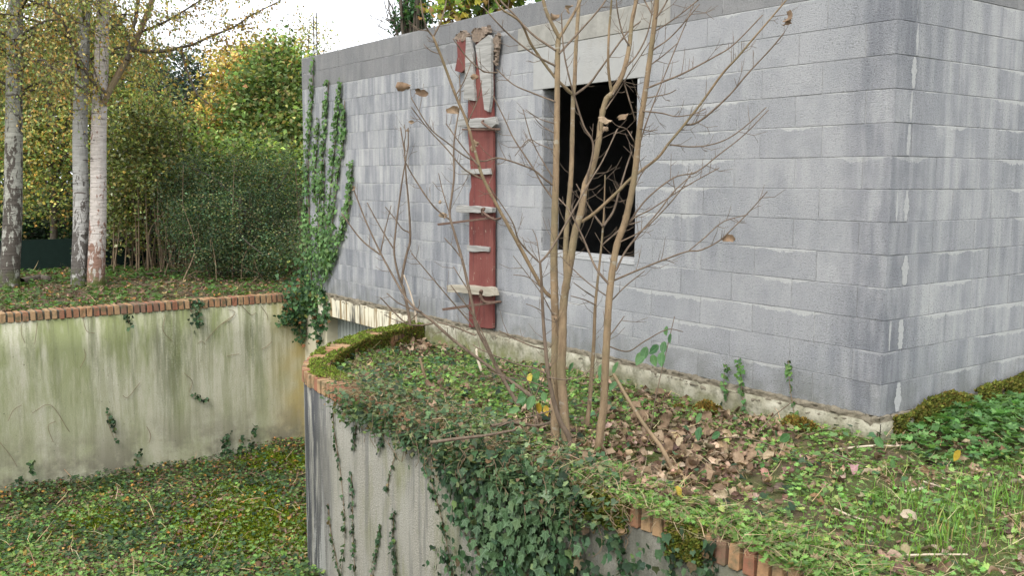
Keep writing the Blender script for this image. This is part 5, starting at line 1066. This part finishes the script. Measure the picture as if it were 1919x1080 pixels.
def tree(name, label, lumps, n, size, cols, cat='tree', tpl=KITE, trunk_px=None, clump=.16, stems=0, dens_bottom=1.0, trunk_r=.07, lz=left_z, var=.25, group=None):
    """lumps: (px, py, rx, ry, depth, rdepth): crown masses, given as surveyed ellipsoids"""
    tot = sum(l[2]*l[3]*(l[4]**2) for l in lumps); pts = []; cen = []
    for (cx, cy, rx, ry, dp, rd) in lumps:
        c = at(cx, cy, dp); a = rx*dp/F_PX; b = ry*dp/F_PX; k = max(60, int(n*rx*ry*dp*dp/tot)); nc = max(10, k//45)
        d = rdir(nc); rad = RNG.random(nc)**.38*(.8+.45*vnoise(d[:, 0]*2.5+cx, d[:, 2]*2.5+cy)); cc = c+np.outer(d[:, 0]*rad*a, rth)+np.outer(d[:, 1]*rad*rd, fwh)+np.outer(d[:, 2]*rad*b, [0, 0, 1])
        i = RNG.integers(0, nc, k); pts.append(np.column_stack([cc[i]+RNG.normal(0, clump, (k, 3))*np.array([1, 1, .75]), np.exp(RNG.normal(0, .5, nc))[i]])); cen.append(cc)
    PF = np.vstack(pts); P = PF[:, :3]; C = np.vstack(cen); lo = left_z(P[:, 0], P[:, 1]) if lz else -9; PF = PF[P[:, 2] > lo]; P = PF[:, :3]; PF = PF[~((P[:, 0] > -8.65) & (P[:, 1] > -.15) & (P[:, 1] < 6.3) & (P[:, 2] < 3.05))]; P = PF[:, :3]; m = len(P)
    if 'bush' in name: PF[:, 3] *= .8+.5*vnoise(P[:, 0]*3+7, P[:, 2]*3)
    tx, ty = trunk_px if trunk_px else (lumps[0][0], None); c0 = at(tx, lumps[0][1], lumps[0][4]); base = np.array([c0[0], c0[1], float(lz(c0[0], c0[1])) if lz else -.2])
    root = setp(empty(name, tuple(base)), label, cat, group)
    setp(obj('crown', cloud('crown', tpl, P, frames(rdir(m)*np.array([1, 1, .7])+np.array([0, 0, -.25]), rdir(m)+np.array([0, 0, .8])), RNG.uniform(size[0], size[1], m), palette(m, *cols, var)*np.clip(PF[:, 3:4], .4, 2.3)), M_LEAF, root), kind='stuff')
    t = Tubes(); topz = C[:, 2].max(); mid = base+np.array([0, 0, max(.4, (topz-base[2])*.55)])+np.append(RNG.normal(0, .1, 2), 0)
    W = smooth_path([base-np.array([0, 0, .15]), (base+mid)/2+np.append(RNG.normal(0, .06, 2), 0), mid], 6); t.add(W, np.linspace(trunk_r, trunk_r*.6, len(W)), 8)
    for j in RNG.choice(len(C), min(len(C), 26), replace=False):
        s0 = W[RNG.integers(len(W)//3, len(W))]; t.add(smooth_path([s0, (s0+C[j])/2+RNG.normal(0, .12, 3), C[j]], 5), np.linspace(trunk_r*.35, .006, 11), 5)
    obj('trunk', t.mesh('trunk'), M_DBARK, root)
    if stems:
        t = Tubes()
        for _ in range(stems):
            q = C[RNG.integers(len(C))]; g0 = np.array([q[0]+RNG.normal(0, .15), q[1]+RNG.normal(0, .15), float(lz(q[0], q[1])) if lz else -.2]); t.add(smooth_path([g0, (g0+q)/2+RNG.normal(0, .08, 3), q], 4), np.linspace(.012, .004, 9), 5)
        setp(obj('stem', t.mesh('stem'), M_VINE, root), kind='stuff')
    return root
DK = ([(.02, .045, .02), (.03, .065, .025), (.045, .08, .03), (.012, .03, .015)], [3, 3, 1, 2])
tree('evergreen_bush', 'dense dark evergreen bush left of the block wall end', [(450, 400, 125, 110, 14.6, .9), (400, 440, 90, 85, 14.2, .8), (520, 390, 60, 120, 14.8, .8), (470, 470, 110, 55, 14.0, .6), (360, 360, 60, 70, 15.0, .6)], 46000, (.018, .045), ([(.038, .072, .035), (.06, .105, .05), (.1, .13, .055), (.15, .14, .06), (.028, .05, .025)], [3, 3, 2, 1.8, 1.3]), 'bush', KITE, None, .1, 34, trunk_r=.05)
tree('clematis_thicket', 'tangled olive thicket with pale seed heads right of the birches', [(265, 300, 75, 130, 15.6, .7), (290, 250, 60, 80, 15.3, .6), (250, 410, 70, 70, 15.8, .6), (310, 310, 40, 60, 15.2, .5)], 15000, (.045, .08), ([(.16, .19, .06), (.23, .26, .085), (.29, .23, .08), (.09, .12, .045), (.42, .45, .3)], [3, 2.5, 1.6, 2, .7]), 'thicket', KITE, None, .17, 60, trunk_r=.04)
tree('autumn_tree', 'orange leaved tree filling the gap between the birch trunks', [(90, 300, 120, 130, 16.8, .9), (60, 120, 150, 170, 17.2, 1.0), (215, 140, 85, 140, 17.4, .9), (20, 260, 60, 160, 17, .8)], 26000, (.045, .085), ([(.4, .25, .07), (.32, .3, .1), (.2, .25, .08), (.12, .165, .055), (.44, .34, .11)], [1.5, 2.5, 3.6, 3, .8]), 'tree', KITE, None, .2)
tree('dark_understorey', 'very dark green shrub in the shade behind the birch trunks', [(90, 430, 150, 70, 18.5, .8), (230, 460, 110, 60, 17.5, .7), (10, 440, 80, 90, 18, .8)], 16000, (.05, .09), DK, 'shrub', KITE, None, .18, 20)
tree('light_green_tree', 'tall light green tree with large leaves behind the evergreen bush', [(500, 240, 80, 110, 19.0, .9), (530, 160, 60, 80, 19.3, .8), (480, 290, 80, 45, 18.0, .8), (555, 250, 40, 90, 18.5, .7)], 20000, (.07, .13), ([(.16, .24, .075), (.22, .3, .1), (.11, .17, .055), (.32, .31, .11), (.36, .26, .1)], [3, 2, 2.5, 1.8, .7]), 'tree', KITE, None, .2, 10)
tree('golden_tree', 'golden orange crowned tree left of the light green tree', [(450, 160, 55, 65, 20.2, .8), (415, 240, 60, 60, 19.8, .8), (490, 125, 60, 40, 20.6, .8), (380, 280, 60, 40, 19.5, .7)], 15000, (.06, .11), ([(.44, .31, .1), (.38, .32, .12), (.42, .24, .08), (.22, .26, .08)], [3, 2, 1, 2]), 'tree', KITE, None, .22)
tree('dark_pine', 'dark grey green pine rising behind the thicket', [(345, 150, 55, 55, 30, 1.2), (370, 190, 50, 55, 30, 1.2), (310, 200, 60, 60, 31, 1.2), (340, 250, 80, 50, 30, 1.2)], 15000, (.07, .14), ([(.03, .05, .035), (.045, .07, .045), (.06, .07, .05)], [3, 2, 1]), 'tree', KITE, None, .25, trunk_r=.18)
tree('sparse_tree', 'thin half bare tree behind the two steel bars', [(560, 90, 45, 55, 26, .8), (585, 60, 30, 50, 26, .7), (530, 110, 40, 30, 26, .7)], 1900, (.05, .09), ([(.25, .25, .08), (.3, .2, .07), (.17, .2, .07)], [2, 1, 1]), 'tree', KITE, None, .3, trunk_r=.08)
tree('yellow_green_shrub', 'yellow green shrub between the thicket and the evergreen bush', [(370, 285, 70, 40, 16.8, .6), (430, 300, 80, 36, 16.4, .6), (330, 260, 50, 50, 17, .6), (520, 310, 70, 40, 16.2, .6)], 10000, (.055, .1), ([(.19, .26, .07), (.25, .31, .09), (.12, .18, .05), (.33, .27, .09)], [3, 2, 2, 1]), 'shrub', KITE, None, .17, 14)
tree('ivy_clad_tree', 'ivy clad tree trunk rising behind the roof edge', [(775, -10, 22, 60, 18, .4), (790, 30, 22, 30, 18, .4), (770, 40, 25, 26, 18, .4), (780, -120, 40, 80, 18, .8)], 3600, (.06, .1), ([(.04, .1, .04), (.06, .14, .05), (.09, .18, .06)], [3, 2, 1]), 'tree', KITE, None, .12, lz=None, trunk_r=.16)
tree('maple_tree', 'yellowing maple showing above the roof edge right of the ivy clad trunk', [(900, -10, 70, 40, 16, .8), (860, 15, 40, 30, 16, .6), (960, -50, 80, 40, 16, .8), (880, -120, 120, 80, 16, 1)], 3400, (.08, .14), ([(.16, .24, .05), (.3, .28, .05), (.24, .14, .06), (.1, .16, .05)], [3, 2, 1.5, 1]), 'tree', HERB, None, .25, lz=None, trunk_r=.12)
tr_ = empty('bare_tree', (0, 0, 0)); setp(tr_, 'fine bare twigs of a leafless tree above the roof edge', 'tree'); t = Tubes(); b0 = at(742, 120, 19)
tr_.location = (b0[0], b0[1], -.2); t.add(np.array([[b0[0], b0[1], -.3], [b0[0], b0[1], 2.0], list(at(745, 60, 19))]), [.06, .05, .03], 6)
for i in range(70):
    s0 = np.array(at(745+random.gauss(0, 14), random.uniform(20, 90), 19+random.gauss(0, .3))); e = s0+np.array([random.gauss(0, .25), random.gauss(0, .25), random.uniform(.1, .6)]); t.add(smooth_path([s0, (s0+e)/2+RNG.normal(0, .05, 3), e], 4), np.linspace(.009, .003, 9), 4)
for i in range(12):
    e = np.array(at(720+random.random()*60, random.uniform(-40, 60), 19)); t.add(smooth_path([np.array(at(745, 60, 19)), (e+np.array(at(745, 60, 19)))/2+RNG.normal(0, .1, 3), e], 4), np.linspace(.02, .006, 9), 5)
obj('trunk', t.mesh('trunk'), M_DBARK, tr_)
# far wood: one continuous mass behind everything
m = 34000; xx_ = RNG.uniform(-400, 640, m); dep = RNG.uniform(30, 40, m); topy = np.where(xx_ < 230, 40, np.where(xx_ < 300, 120, 235))+60*(vnoise(xx_/60, xx_*0)-.5); yy_ = topy+(520-topy)*RNG.random(m)**.8
Pf = np.array([at(a, b, c) for a, b, c in zip(xx_, yy_, dep)]); Pf = Pf[Pf[:, 2] > -.3]; m = len(Pf)
setp(obj('far_wood', cloud('far_wood', KITE, Pf, frames(rdir(m), rdir(m)+np.array([0, 0, .8])), RNG.uniform(.2, .42, m), palette(m, [(.03, .06, .025), (.05, .085, .03), (.1, .11, .035), (.16, .12, .04)], [3, 3, 1.5, .8])), M_LEAF), 'dark wood closing the view far behind the trees', 'wood', kind='stuff')
# low green mesh fence
fe = setp(empty('mesh_fence', (-13.4, -2, 0)), 'low dark green mesh fence in the shade between the birch trunks', 'fence')
obj('mesh_panel', box_mesh('mesh_panel', -13.43, -13.42, -5.0, .6, -.05, .47), M_FENCE, fe)
for yq in (-4.2, -2.7, -1.2, .3):
    t = Tubes(); t.add([(-13.46, yq, -.1), (-13.46, yq, .55)], .02, 8); obj('post', t.mesh('post'), M_FENCE, fe)
